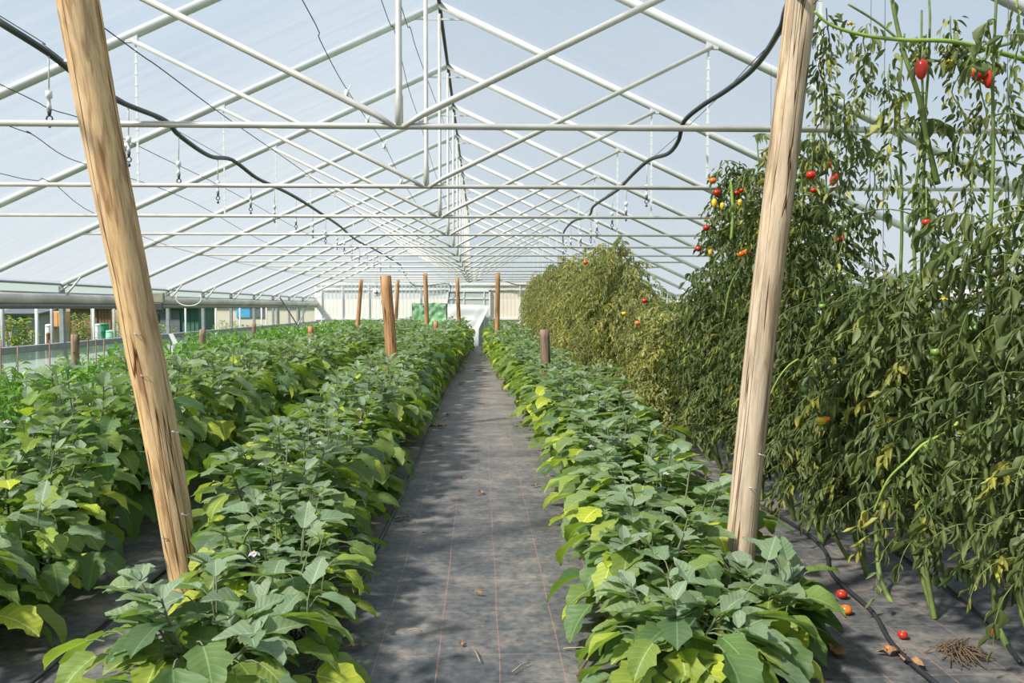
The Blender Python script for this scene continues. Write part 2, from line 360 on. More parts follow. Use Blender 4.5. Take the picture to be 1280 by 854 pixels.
# roof film: two slopes, slightly bellied between trusses
def slope(sign):
    b = MB(); n = 90; m = 14; vs = []
    for j in range(n+1):
        y = -4 + (YE+4)*j/n
        for i in range(m+1):
            t = i/m; x = XC + sign*WH*t
            ph = ((y - Y0)/SP) % 1
            vs.append((x, y, roofz(x) + .06 - .012*math.sin(PI*ph)))
    b.add(vs, [(j*(m+1)+i, j*(m+1)+i+1, (j+1)*(m+1)+i+1, (j+1)*(m+1)+i) for j in range(n) for i in range(m)])
    return b
b = slope(-1); c2 = slope(1); b.add(c2.v, c2.f)
struct(b.build('ceiling', M['film']))

# trusses
def truss_parts(root):
    hw = (RZ-COLZ)/SL
    for sg in (-1, 1):
        b = MB(); b.tube([(XC+sg*WH, 0, EZ), (XC, 0, RZ)], .040, 10); b.build('rafter', M['alu'], root)
    b = MB(); b.tube([(XC-hw,0,COLZ), (XC+hw,0,COLZ)], .018, 8); b.build('collar_tie', M['galv'], root)
    b = MB(); b.tube([(XC,0,COLZ), (XC,0,COLZ+.16), (XC,0,COLZ+.18), (XC,0,RZ-.1)], [.023,.023,.018,.018], 8); b.build('king_post', M['galv'], root)
    dx = 2.38
    for sg in (-1, 1):
        b = MB(); x1 = XC+sg*dx; z1 = roofz(x1)-.05
        b.tube([(XC+sg*.02,-.02,COLZ-.01), (XC+sg*.13,-.02,COLZ+.06), (XC+sg*.16,-.02,COLZ+.075), (x1,-.02,z1)], [.012,.018,.020,.020], 8)
        b.build('diagonal_brace', M['galv'], root)
        b = MB(); b.box((x1-.05,-.03,z1-.02), (x1+.05,.0,z1+.055)); b.build('brace_bracket', M['alu'], root, False)
        b = MB(); b.box((x1-sg*.03-.008,-.012,COLZ), (x1-sg*.03+.008,-.006,z1))
        for q in range(12):
            zz = COLZ + .08 + q*.09
            b.box((x1-sg*.03-.013,-.014,zz), (x1-sg*.03+.013,-.005,zz+.02))
        b.build('hanger_strap', M['white'], root, False)
    b = MB(); b.box((XC-.32,-.006,RZ-.165), (XC+.32,.006,RZ-.145)); b.build('ridge_plate', M['alu'], root, False)
    for sg in (-1, 1):
        x = XC+sg*WH
        b = MB(); b.box((x-.035,-.04,0), (x+.035,.04,EZ-.02)); b.build('eave_post', M['greysteel'], root, False, .004)
        b = MB(); b.tube([(x,-.05,EZ-.28), (x-sg*.33,-.05,EZ+.12)], .017, 6); b.tube([(x,-.05,EZ-.1),(x-sg*.12,-.05,EZ-.02)], .02, 6)
        b.build('knee_bracket', M['galv'], root)
t0 = thing('roof_truss', 'grey pipe roof truss nearest the camera, just behind the two big timber posts', 'roof truss', (0,Y0,0), group='roof trusses along the greenhouse')
truss_parts(t0)
for k in range(1, 13):
    c = copy_tree(t0); c.location = (0, Y0+SP*k, 0)
    c['label'] = ('grey pipe roof truss, %s behind the one nearest the camera' % ORD[k-1])
# ridge and eave rails
b = MB(); b.tube([(XC,-3,RZ+.02),(XC,YE,RZ+.02)], .022, 8)
tag(b.build('ridge_purlin', M['darksteel']), 'dark ridge pipe running the length of the roof peak', 'ridge pipe')
for sg, side in ((-1,'left'),(1,'right')):
    x = XC+sg*WH
    b = MB(); b.tube([(x,-3,EZ+.005),(x,YE,EZ+.005)], .02, 8); b.tube([(x,-3,EZ-.14),(x,YE,EZ-.14)], .014, 8)
    struct(b.build('trim_%d' % (1 if sg<0 else 2), M['greysteel']))
    # skirt
    b = MB(); n=120; vs=[]
    for j in range(n+1):
        y = -3+(YE+3)*j/n
        for i, z in enumerate((0,.3,.6,.92)):
            vs.append((x-sg*(.045)+sg*.012*noise.noise(Vector((y*2,z*2,5))), y, z))
    b.add(vs, [(j*4+i,j*4+i+1,(j+1)*4+i+1,(j+1)*4+i) for j in range(n) for i in range(3)])
    w = struct(b.build('wall_'+side, M['skirt']))
    b = MB(); b.box((x-.06,-3,.92),(x+.05,YE,1.02)); struct(b.build('trim_%d' % (3 if sg<0 else 4), M['greysteel'], None, False, .01))
    # eave strip of film and the rolled-up side curtain
    r = thing('rolled_film_curtain', 'beige plastic side curtain rolled up under the %s' % ('garden-side eave' if sg<0 else 'eave behind the tomato vines'), 'curtain', (x,0,0))
    b = MB(); vs=[]
    xi = -sg*.0
    for j in range(n+1):
        y=-3+(YE+3)*j/n
        for i,z in enumerate((EZ-.0,EZ-.07,EZ-.14,EZ-.24)):
            vs.append((xi+sg*.03+.01*noise.noise(Vector((y*1.5,z*6,9))),y,z))
    b.add(vs, [(j*4+i,j*4+i+1,(j+1)*4+i+1,(j+1)*4+i) for j in range(n) for i in range(3)])
    b.build('hanging_film', M['skirt'], r)
    b = MB(); pts=[(-sg*.05+.01*noise.noise(Vector((y*.7,0,2))),y,EZ-.235+.008*noise.noise(Vector((y*.9,5,2)))) for y in [(-3+(YE+3)*j/n) for j in range(n+1)]]
    b.tube(pts, .085, 12); b.build('film_roll', M['roll'], r)
    b = MB(); b.tube([(-sg*.07,-3,EZ-.35),(-sg*.07,YE-.1,EZ-.35)], .045, 10); b.build('roller_tube', M['rolldark'], r)

# back wall
def wx(px): return P(px, 384, YE).x
def wz(py): return P(601, py, YE).z
root = bpy.data.objects.new('wall_back', None); col.objects.link(root); struct(root); root.location = (0,YE,0)
dx0, dx1 = wx(559), wx(613)
def ribbed(x0,x1,z0,z1,y,amp=.004,per=.16):
    b=MB(); n=max(4,int((x1-x0)/per*8)); vs=[]
    for i in range(n+1):
        x=x0+(x1-x0)*i/n; yy=y+amp*(1 if (x/per)%1<.3 else 0)
        vs += [(x,yy,z0),(x,yy,z1)]
    b.add(vs,[(2*i,2*i+2,2*i+3,2*i+1) for i in range(n)]); return b
ribbed(XL,dx0,0,COLZ,0).build('panel',M['panel'],root,False)
ribbed(dx1,XR,0,COLZ,0).build('panel',M['panel2'],root,False)
ribbed(dx0,dx1,wz(363),COLZ,0).build('panel',M['panel'],root,False)
b=MB(); b.add([(XL,0,EZ-.03),(XR,0,EZ-.03),(XR,0,EZ),(XC,0,RZ+.04),(XL,0,EZ)],[(0,1,2,3,4)]); b.build('gable_film',M['film'],root,False)
for px in (402,428,461,494,525,650,700):
    b=MB(); x=wx(px); b.box((x-.025,-.05,0),(x+.025,-.012,COLZ)); b.build('mullion',M['white'],root,False)
for py,h in ((356,.06),(362.5,.03),(399,.05)):
    z=wz(py)
    for xa,xb in ((XL,dx0),(dx1,XR)) if py>360 else ((XL,XR),):
        b=MB(); b.box((xa,-.06,z-h/2),(xb,-.015,z+h/2)); b.build('rail',M['white'],root,False)
for px in (470,560,640,720):
    x=wx(px); b=MB(); b.box((x-.02,-.03,COLZ),(x+.02,.0,roofz(x))); b.build('gable_stud',M['alu'],root,False)
# door
dr = bpy.data.objects.new('door_1', None); col.objects.link(dr); struct(dr); dr.location=(0,YE-.07,0)
b=MB(); zt=wz(363)
b.box((dx0,-.04,0),(dx0+.06,.04,zt)); b.box((dx1-.06,-.04,0),(dx1,.04,zt)); b.box((dx0,-.04,zt-.06),(dx1,.04,zt)); b.box((dx0,-.03,wz(374)),(dx1,.03,wz(374)+.05)); b.box((wx(580)-.02,-.03,wz(380)),(wx(580)+.02,.03,zt)); b.box((dx1-.28,-.03,0),(dx1-.24,.03,zt))
b.build('frame',M['white'],dr,False)
b=MB(); b.box((dx0+.05,.0,0.0),(dx1-.05,.01,zt-.05)); b.build('pane',M['glass'],dr,False)
b=MB(); vs=[]; n=24
for j in range(n+1):
    for i in range(n+1):
        u=i/n; v=j/n; px=560+(38+14*v)*u; py=(380+2*u)*(v)+(412)*(1-v)
        vs.append((wx(px), -.0+.04*noise.noise(Vector((u*4,v*3,1))), wz(py)-(0 if v>0 else .7)))
b.add(vs,[(j*(n+1)+i,j*(n+1)+i+1,(j+1)*(n+1)+i+1,(j+1)*(n+1)+i) for j in range(n) for i in range(n)])
o=b.build('tarpaulin',M['sheet']); o.location=(0,YE-.35,0); tag(o,'bright white sheet hanging across the doorway in the end wall','tarpaulin')

# green netting bundle near the end wall
t=thing('netting_crate','green netting stretched over a frame in front of the end wall','netting',(wx(537)*.97,YE-1.2,0))
w=.68; zt=P(537,380,YE-1.2).z; zb=0
b=MB(); vs=[]; nx_,nz_=26,16
for j in range(nz_+1):
    for i in range(nx_+1):
        u=i/nx_*2-1; v=j/nz_
        vs.append((w*u*(1+.03*math.sin(v*6)), .10*noise.noise(Vector((u*4,v*5,2)))-.1, zb+.7+(zt-.7)*v+.05*math.sin(u*5)*v))
b.add(vs,[(j*(nx_+1)+i,j*(nx_+1)+i+1,(j+1)*(nx_+1)+i+1,(j+1)*(nx_+1)+i) for j in range(nz_) for i in range(nx_)])
b.build('net',M['net'],t)
b=MB()
for sx in (-w,w):
    for sy in (0,.5): b.tube([(sx,sy,0),(sx,sy,zt)],.02,6)
b.tube([(-w,0,zt),(w,0,zt),(w,.5,zt),(-w,.5,zt),(-w,0,zt)],.02,6)
b.build('frame',M['black'],t)

# small fan on wall
t=thing('wall_fan','small grey circulation fan high on the end wall panels','fan',(wx(472),YE-.25,wz(366)))
b=MB(); b.lathe((0,0,0),[(.14,-.05),(.17,-.04),(.17,.04),(.14,.05)],16,(0,1,0)); b.build('housing',M['white'],t)
b=MB(); b.lathe((0,-.06,0),[(.04,-.02),(.04,.02)],8,(0,1,0))
for k in range(4):
    a=k*PI/2; b.leaf((.03*math.cos(a),-.06,.03*math.sin(a)),0 if math.cos(a)>0 else PI,a if math.cos(a)>=0 else PI-a,.1,.06,0,0,0,(0,.5,0),3,2,0)
b.build('blades',M['darksteel'],t)
b=MB(); b.tube([(0,.02,.17),(0,.2,.3)],.015,6); b.build('bracket',M['darksteel'],t)
# black cable along the end wall
pts=[P(500,330,YE-.4),P(518,357,YE-.2),P(560,355,YE-.2),P(561,372,YE-.2),P(558,386,YE-.2)]
def smooth_path(pts, n=8):
    pts=[Vector(p) for p in pts]; out=[]
    for i in range(len(pts)-1):
        p0=pts[max(0,i-1)]; p1=pts[i]; p2=pts[i+1]; p3=pts[min(len(pts)-1,i+2)]
        for k in range(n):
            t=k/n
            out.append(.5*((2*p1)+(p2-p0)*t+(2*p0-5*p1+4*p2-p3)*t*t+(3*p1-p0-3*p2+p3)*t**3))
    out.append(pts[-1]); return out
b=MB(); b.tube(smooth_path(pts,6),.018,6); tag(b.build('power_cable',M['black']),'black cable drooping across the end wall above the green netting','cable')
pts=[P(585,353,YE-.25),P(610,349,YE-.25),P(632,352,YE-.25),P(645,356,YE-.25),P(665,356,YE-.25)]
b=MB(); b.tube(smooth_path(pts,6),.018,6); tag(b.build('power_cable',M['black']),'black cable looping along the end wall above the door','cable')

# ------------------------------------------------------------------ timber posts
def round_post(name, label, base, top, r0, r1, mat, bulge=None, group=None, seed=1, tilt_top=True, n=20, k=40):
    base=Vector(base); top=Vector(top); H=(top-base).length; ax=(top-base).normalized()
    t=thing(name,label,'timber post',base,group=group)
    rot=ax.to_track_quat('Z','Y')
    b=MB(); vs=[]
    for i in range(k+1):
        h=H*i/k; r=r0+(r1-r0)*i/k
        for j in range(n):
            a=2*PI*j/n
            rr=r*(1+.045*noise.noise(Vector((math.cos(a)*1.3+seed,math.sin(a)*1.3,h*1.1)))+.02*noise.noise(Vector((math.cos(a)*4,math.sin(a)*4+seed,h*5))))
            if bulge:
                for (bh,ba,bs) in bulge:
                    rr+=r*bs*math.exp(-((h-bh)/.16)**2)*max(0,math.cos(a-ba))**2
            ox=.012*math.sin(h*1.3+seed); oy=.01*math.sin(h*1.7)
            vs.append((rr*math.cos(a)+ox,rr*math.sin(a)+oy,h))
    fs=[(i*n+j,i*n+(j+1)%n,(i+1)*n+(j+1)%n,(i+1)*n+j) for i in range(k) for j in range(n)]
    fs+=[tuple(range(n-1,-1,-1)),tuple(k*n+j for j in range(n))]
    b.add(vs,fs); o=b.build('shaft',mat,t); o.rotation_mode='QUATERNION'; o.rotation_quaternion=rot
    return t,o,ax,H
def staple(parent, p, w=.02):
    b=MB(); b.tube([p+Vector((-w,.02,.004)),p+Vector((-w,-.012,.004)),p+Vector((w,-.012,-.003)),p+Vector((w,.02,-.003))],.0025,5)
    b.build('staple',M['alu'],parent)
BL=P(236,752,4.6); BL.z=0
TL=P(99,0,4.45); TL=BL+(TL-BL)*1.06
tp,sh,ax,H=round_post('timber_post','thick yellowish leaning timber post between the eggplant rows, cracked along its length',BL,TL,.083,.104,M['timber_l'],[(1.35,-1.3,.05)],seed=1.3)
for (px,py,s) in ((172,418,-1),(180,470,0),(219,540,0),(231,643,0),(206,672,-1)):
    f=(752-py)/752*.95; c=BL+(TL-BL)*f/1.0; q=P(px,py,c.y-.09); staple(tp,q-BL,.013)
BR=P(916,783,4.22); BR.z=0
TR=P(1000,0,4.35); TR=BR+(TR-BR)*1.05
tp2,sh2,ax2,H2=round_post('timber_post','tall greyish weathered timber post leaning over the right eggplant row in front of tomatoes',BR,TR,.073,.078,M['timber_r'],[(2.23,PI*.95,.22),(.45,-1.5,.04)],seed=5.2)
for (f,s) in ((.205,0),(.255,1)):
    c=BR+(TR-BR)*f; staple(tp2,c+Vector((.03*s,-.08,0))-BR,.015)
c=BR+(TR-BR)*.088
b=MB(); b.tube([(c-BR)+Vector((.079*math.cos(a),.079*math.sin(a),.006*math.sin(3*a)))for a in [2*PI*i/24 for i in range(25)]],.0045,6,False)
b.build('wire_tie',M['wire'],tp2)
# a knot on the post
c=BR+(TR-BR)*.175; b=MB(); b.lathe(c-BR+Vector((.0,-.066,0)),[(.001,.010),(.006,.012),(.012,.010),(.016,.002)],10,(0,-1,0)); b.build('knot',M['timber_d'],tp2)
# shorter and farther posts
def fpost(label,pxb,pyt,pxt,Y,w,mat,zb=0,dy=0):
    B=P(pxb,430,Y); B.z=0; T=P(pxt,pyt,Y+dy)
    round_post('timber_post',label,B,T,w/2,w/2*.95,mat,seed=pxb,n=12,k=12)
fpost('orange leaning timber post with sawn top rising from the middle of the left eggplants',494,345,482,11.0,.155,M['timber_f'])
fpost('thin brown timber stake near the left end of the far white wall',445,350,451,26,.13,M['timber_f'])
fpost('thin brown stake just behind the orange leaning post',494,350,497,29,.13,M['timber_f'])
fpost('thin brown stake standing in front of the green netting',534,342,532,24,.13,M['timber_f'])
fpost('thin brown stake standing before the white doorway sheet',574,347,572,27,.13,M['timber_f'])
fpost('brown stake to the right of the white doorway',622,341,622,24,.14,M['timber_f'])
fpost('short orange stub of timber in front of the green netting stake',546,402,544,19,.11,M['timber_f'])
fpost('short split grey-brown timber stub in the right eggplant row',684,412,680,11.3,.135,M['timber_d'])
fpost('brown timber stub above the pepper plants beside the nearest eave post',94,418,94,11.0,.105,M['timber_d'])
fpost('dark brown timber stub among peppers right of the leaning yellow post',254,412,254,14.0,.10,M['timber_d'])
fpost('orange timber stub where peppers meet the eggplants',389,408,388,17.0,.13,M['timber_f'])
fpost('small brown timber stub at far end of the pepper rows',412,403,412,27.0,.14,M['timber_f'])
fpost('mossy stub showing above the peppers halfway along the side wall',318,404,318,20.0,.1,M['timber_d'])

# ------------------------------------------------------------------ suspended pipes and wires
def sagline(x,z,y0,y1,amp,r,name,label,cat,mat,ph=0,jit=.05,kinks=True,sp=SP):
    pts=[]; y=y0
    while y<=y1:
        f=((y-Y0)/sp)%1
        zz=z-amp*math.sin(PI*f)**1.0+jit*noise.noise(Vector((y*.9,x,ph)))
        xx=x+jit*1.4*noise.noise(Vector((y*.8,ph,7)))
        pts.append((xx,y,zz)); y+=.16
    b=MB(); b.tube(pts,r,8); o=b.build(name,mat); tag(o,label,cat); return pts
# irrigation pipes, traced as hung loops
ptsL=[P(px,py,Y) for px,py,Y in ((-45,0,4.2),(0,28,4.75),(60,66,5.25),(95,93,5.6),(150,127,6.2),(205,150,7.0),(225,170,7.4),(262,195,8.2),(290,200,8.9),(320,222,9.7),(345,234,10.6),(372,248,11.7),(400,266,13.2),(425,283,15.2),(445,300,17.6),(470,313,20.5),(500,331,26.0))]
a0=ptsL[0]; ptsL=[Vector((a0.x+.1,-1,a0.z-.05)),Vector((a0.x,2,a0.z+.02))]+ptsL
b=MB(); b.tube(smooth_path(ptsL,7),.021,8); hoseL=tag(b.build('irrigation_pipe',M['black']),'thick black irrigation pipe looping below the left roof slope','irrigation pipe')
ptsR=[P(px,py,Y) for px,py,Y in ((1010,-30,4.1),(976,35,4.7),(956,68,5.2),(935,92,5.6),(905,115,6.1),(878,132,6.5),(855,152,6.9),(848,176,7.2),(835,192,7.7),(812,200,8.3),(792,217,9.0),(775,235,10.0),(764,243,10.6),(742,258,12.),(736,270,13.),(716,277,14.5),(705,290,16.5),(704,303,18))]
a0=ptsR[0]; ptsR=[Vector((a0.x-.1,-1,a0.z-.05)),Vector((a0.x,2,a0.z+.02))]+ptsR
b=MB(); b.tube(smooth_path(ptsR,7),.019,8); tag(b.build('irrigation_pipe',M['black']),'thick black irrigation pipe looping below the right roof slope','irrigation pipe')
def wire(pts,label,r=.004,mat='wire',name='support_wire'):
    pts=[Vector((p.x,p.y,min(p.z,roofz(p.x)-.12))) for p in pts]
    p0=pts[0]; z1=min(p0.z,roofz(p0.x)-.12)
    pts=[Vector((p0.x,0,z1))]+pts
    b=MB(); b.tube(smooth_path(pts,5),r,5); tag(b.build(name,M[mat]),label,'wire')
wire([P(0,20,4.7),P(60,60,5.5),P(145,120,7),P(300,208,11),P(430,285,19),P(500,328,28)],'straight thin wire carrying the left black irrigation pipe',.003)
wire([P(990,30,4.6),P(900,120,6.6),P(830,185,9),P(770,235,11.6),P(700,292,19)],'straight thin wire carrying the right black irrigation pipe',.003)
wire([P(133,37,5.4),P(200,85,6.2),P(290,152,8.1),P(390,222,12.),P(470,283,19),P(510,315,26)],'thin dark wire falling from behind the leaning post toward the ridge line',.0045)
wire([P(-20,96,5.9),P(60,135,6.6),P(110,152,7.1),P(200,196,9),P(290,240,12),P(400,300,19),P(480,332,30)],'thin wire sagging just above the lowest left tie bar',.004)
wire([P(-20,146,6.6),P(35,165,7),P(80,195,7.8),P(130,213,8.8),P(240,252,12),P(360,300,20),P(470,338,32)],'thin curling wire between the first two left tie bars',.004)
wire([P(-20,212,8.),P(60,226,9.),P(125,255,11),P(250,290,16),P(400,330,28)],'thin faint wire under the second left tie bar',.004)
wire([P(378,0,7.0),P(400,50,8.2),P(428,103,9.8),P(459,150,11.7),P(480,180,13.5),P(501,222,17.2),P(530,270,23),P(550,300,31)],'black cable running under the ridge with white pulleys clipped on',.005)
wire([P(475,-5,7.5),P(492,35,8.3),P(502,75,9.4),P(512,115,10.6),P(527,160,13),P(545,220,17),P(565,275,25)],'kinked black cable crossing in front of the nearest vertical king posts',.004)
wire([P(498,-5,7.5),P(513,35,8.3),P(520,60,9),P(540,115,11),P(556,158,14),P(570,215,19),P(580,270,27)],'black cable right of the kinked one beside the ridge',.004)
# pulleys
for i,(px,py,Y,l) in enumerate(((433,117,9.9,'white pulley nearest the camera on the ridge cable'),(459,150,11.6,'second white pulley down the ridge cable'),(480,182,13.4,'third white pulley down the ridge cable'),(501,227,17.,'last white pulley low on the ridge cable'))):
    c=P(px,py,Y); t=thing('cable_pulley',l,'pulley',c,group='white pulleys on the ridge cable')
    b=MB(); b.lathe((0,0,0),[(.03,-.012),(.052,-.012),(.045,0),(.052,.012),(.03,.012)],14,(1,.5,0)); b.build('wheel',M['white'],t)
    b=MB(); b.tube([(0,0,0),(.03,.0,.05),(.05,0,.1)],.007,6); b.tube([(0,0,-.04),(.04,0,-.1),(.055,0,-.06),(.03,0,-.03)],.007,6); b.build('hook',M['white'],t)
# sprinklers: hanging from the pipe
def interp_y(pts,y):
    sp=smooth_path(pts,12)
    best=min(sp,key=lambda p:abs(p.y-y)); return best
pro=None
ys=[5.25+1.06*i for i in range(0,16)]
for i,y in enumerate(ys):
    c=interp_y(ptsL,y)
    if pro is None:
        pro=thing('sprinkler','',"sprinkler",c,group='sprinklers hanging under the left irrigation pipe')
        b=MB(); b.tube([(0,0,0),(.004,0,-.05),(0,0,-.24)],.005,6); b.build('drop_tube',M['white'],pro)
        b=MB(); b.tube([(0,0,-.23),(0,0,-.27),(0,0,-.275),(0,0,-.31),(0,0,-.315),(0,0,-.34)],[.02,.02,.01,.01,.014,.014],8); b.build('valve',M['white'],pro)
        b=MB(); b.tube([(0,0,-.34),(0,0,-.375)],[.015,.009],8); b.tube([(.018*math.sin(a),0,-.395-.018*math.cos(a)) for a in [2*PI*q/12 for q in range(13)]],.005,6); b.lathe((0,0,-.44),[(.001,-.012),(.014,0),(.006,.02)],8); b.build('nozzle',M['darksteel'],pro)
        o=pro
    else: o=copy_tree(pro); o.location=c
    o['label']= 'white sprinkler drop left of the leaning post, hanging from the black pipe' if i==0 else 'white sprinkler drop, %s along the left black pipe from the camera'%ORD[i]
for i in range(3,14):
    c=interp_y(ptsR,5.25+1.06*i); o=copy_tree(pro); o.location=c; o['group']='sprinklers hanging under the right irrigation pipe'; o['label']='white sprinkler drop, %s along the right black pipe from the camera'%ORD[i-3]

# control box and hose ring at the left eave
t=thing('control_box','small beige control box with dark motor right of the leaning post at eave height','control box',P(197,374,17.0))
b=MB(); b.box((-.13,-.06,-.07),(.13,.06,.13)); b.build('housing',M['box'],t,False,.012)
b=MB(); b.box((-.06,-.05,-.22),(.1,.05,-.08)); b.tube([(.02,0,-.2),(.02,0,-.3)],.03,8); b.build('motor',M['darksteel'],t,False,.01)
b=MB(); b.tube([(-.25,.03,.05),(.3,.03,.05)],.012,6); b.build('mounting_bar',M['galv'],t)
c=P(236,372,18.4); b=MB(); b.tube([(c.x+.27*math.cos(a),c.y,c.z-.02+.16*math.sin(a)) for a in [PI*(.9+1.25*q/20) for q in range(21)]],.012,6); tag(b.build('hanging_hose',M['white']),'thin white hose loop hanging on the eave right of the control box','hose')
# diagonal wind brace in left wall
for i,(a,bb) in enumerate((((346,372),(372,412)),((383,380),(368,408)))):
    A=P(a[0],a[1],(a[0]-601)and (XL/((a[0]-601)/F))); B=P(bb[0],bb[1],XL/((bb[0]-601)/F)); A.x+=.1;B.x+=.1
    b=MB(); b.tube([A,B],.025,6); tag(b.build('wall_brace',M['greysteel']),('dark diagonal brace across the far side opening' if i==0 else 'faint diagonal brace nearest the far corner of the side opening'),'brace')

# ------------------------------------------------------------------ plants
def petiole(S, a, b, r=.003, sag=.02):
    m=(a+b)/2+Vector((0,0,.12*(b-a).length)); S.tube([a,m,b],[r*1.2,r,r*.8],4,False)
def bez(p0,p1,p2,t): return p0*(1-t)**2+p1*2*t*(1-t)+p2*t*t

def eggplant_fruit(parent, c, s=1.0):
    t=MB(); t.lathe(c,[(.002,-.16*s),(.02*s,-.155*s),(.036*s,-.13*s),(.041*s,-.095*s),(.034*s,-.05*s),(.024*s,-.015*s),(.015*s,0)],14)
    o=t.build('eggplant',M['eggplant'],parent)
    k=MB(); k.lathe(c,[(.03*s,-.035*s),(.028*s,-.02*s),(.018*s,.004*s),(.006*s,.015*s)],10)
    for q in range(5):
        a=q*2*PI/5; k.leaf(Vector(c)+Vector((.022*s*math.cos(a),.022*s*math.sin(a),-.018*s)),a,-1.2,.05*s,.022*s,.4,0,.1,(0,.6,0),4,2,0)
    k.tube([Vector(c)+Vector((0,0,.01)),Vector(c)+Vector((.01,0,.05*s)),Vector(c)+Vector((.03,0,.08*s))],.006*s,6)
    k.build('calyx',M['calyx'],o)
def flower(parent,c,r,seed,mat='petal',s=1.0,down=True):
    q=random.Random(seed); b=MB()
    for k in range(6):
        a=k*PI/3+seed; b.leaf(c,a,-.3 if down else .3,.03*s,.022*s,.5,0,.1,(0,.5,0),4,2,0)
    o=b.build('flower',M[mat],parent)
    b=MB(); b.lathe(c,[(.004*s,-.012*s),(.006*s,-.004*s),(.003*s,.004*s)],6); b.build('stamen',M['yellow_petal'],o)

def gen_eggplant(seed,h,rad,hq=False,yel=.12,nfl=2,nfr=0):
    q=random.Random(seed); Lf=MB(); S=MB()
    rows,cols=(10,6) if hq else (7,4)
    root=thing('eggplant_plant','','eggplant plant')
    nb=q.choice((7,8)); 
    S.tube([(0,0,-.01),(.01,0,.08),(0,.01,.16)],[.014,.012,.010],7)
    def one(p,yaw,t,outr,L=None,pit=None,dr=None,y=None):
        L=L or (.25-.095*t)*q.uniform(.8,1.15)
        W=L*q.uniform(.6,.76)
        pit=(-.25+.75*t+q.uniform(-.25,.25)) if pit is None else pit
        dr=(q.uniform(.7,1.3)*(1-.35*t)) if dr is None else dr
        pl=.35*L*q.uniform(.7,1.1)
        e=p+Vector((math.cos(yaw)*pl,math.sin(yaw)*pl,pl*(.35-.3*(1-t))))
        petiole(S,p,e,.0035)
        if y is None:
            y=0
            u=q.random()
            if u<yel*.6*(1.3-t): y=q.uniform(.6,1.1)
            elif u<.65: y=q.uniform(.05,.5)*(1.15-t)
        yg=max(0,(t-.55)*1.9)*q.uniform(.6,1)
        Lf.leaf(e,yaw+q.uniform(-.25,.25),pit,L,W,dr,q.uniform(-.35,.35),q.uniform(.08,.4),(y,q.random(),min(1,yg+(.35 if q.random()<.25 else 0))),rows,cols,q.uniform(.13,.27),q.choice((2.5,3,3.2)),.045,q.uniform(0,6),.78)
    for k in range(nb):
        yaw=2*PI*k/nb+q.uniform(-.35,.35); r=rad*q.uniform(.28,.62); z=h*q.uniform(.74,1.04)
        p0=Vector((0,0,.12)); p2=Vector((r*math.cos(yaw),r*math.sin(yaw),z)); p1=Vector((r*.75*math.cos(yaw),r*.75*math.sin(yaw),.1+z*.45))
        S.tube([bez(p0,p1,p2,t/6) for t in range(7)],[.009,.008,.007,.007,.006,.005,.004],5,False)
        n=q.choice((10,11,12)); y2=q.uniform(0,6)
        for i in range(n):
            t=.22+.74*i/(n-1); p=bez(p0,p1,p2,t); y2+=2.4
            yy=y2 if q.random()<.45 else yaw+q.uniform(-1.2,1.2)
            one(p,yy,t,r)
        # growing tip: small erect greyish leaves
        for i in range(q.choice((3,4,5))):
            a=q.uniform(0,2*PI); L=q.uniform(.06,.125)
            Lf.leaf(p2+Vector((.012*math.cos(a),.012*math.sin(a),.0)),a,q.uniform(.35,1.1),L,L*.56,q.uniform(.2,.8),q.uniform(-.3,.3),.35,(0,q.uniform(.4,1),q.uniform(.75,1)),max(5,rows-2),4,.08,2.5,.04,q.uniform(0,6),.85)
    # outer skirt
    for i in range(int(50*rad/.55)):
        a=q.uniform(0,2*PI); r=rad*q.uniform(.35,.74); z=h*q.uniform(.2,.8)
        one(Vector((r*math.cos(a),r*math.sin(a),z)),a+q.uniform(-.5,.5),q.uniform(.05,.35),r,L=q.uniform(.17,.265),pit=q.uniform(-.5,.15),dr=q.uniform(.9,1.5))
    Lf.build('foliage',M['egg_leaf'],root); S.build('stem',M['egg_stem'],root)
    for i in range(nfl):
        a=q.uniform(0,6.28); r=rad*q.uniform(.2,.6); flower(root,Vector((r*math.cos(a),r*math.sin(a),h*q.uniform(.78,.93))),.03,seed+i,s=1.0)
    for i in range(nfr):
        a=q.uniform(0,6.28); r=rad*q.uniform(.35,.6); eggplant_fruit(root,(r*math.cos(a),r*math.sin(a),h*q.uniform(.5,.7)),q.uniform(.8,1.1))
    return root

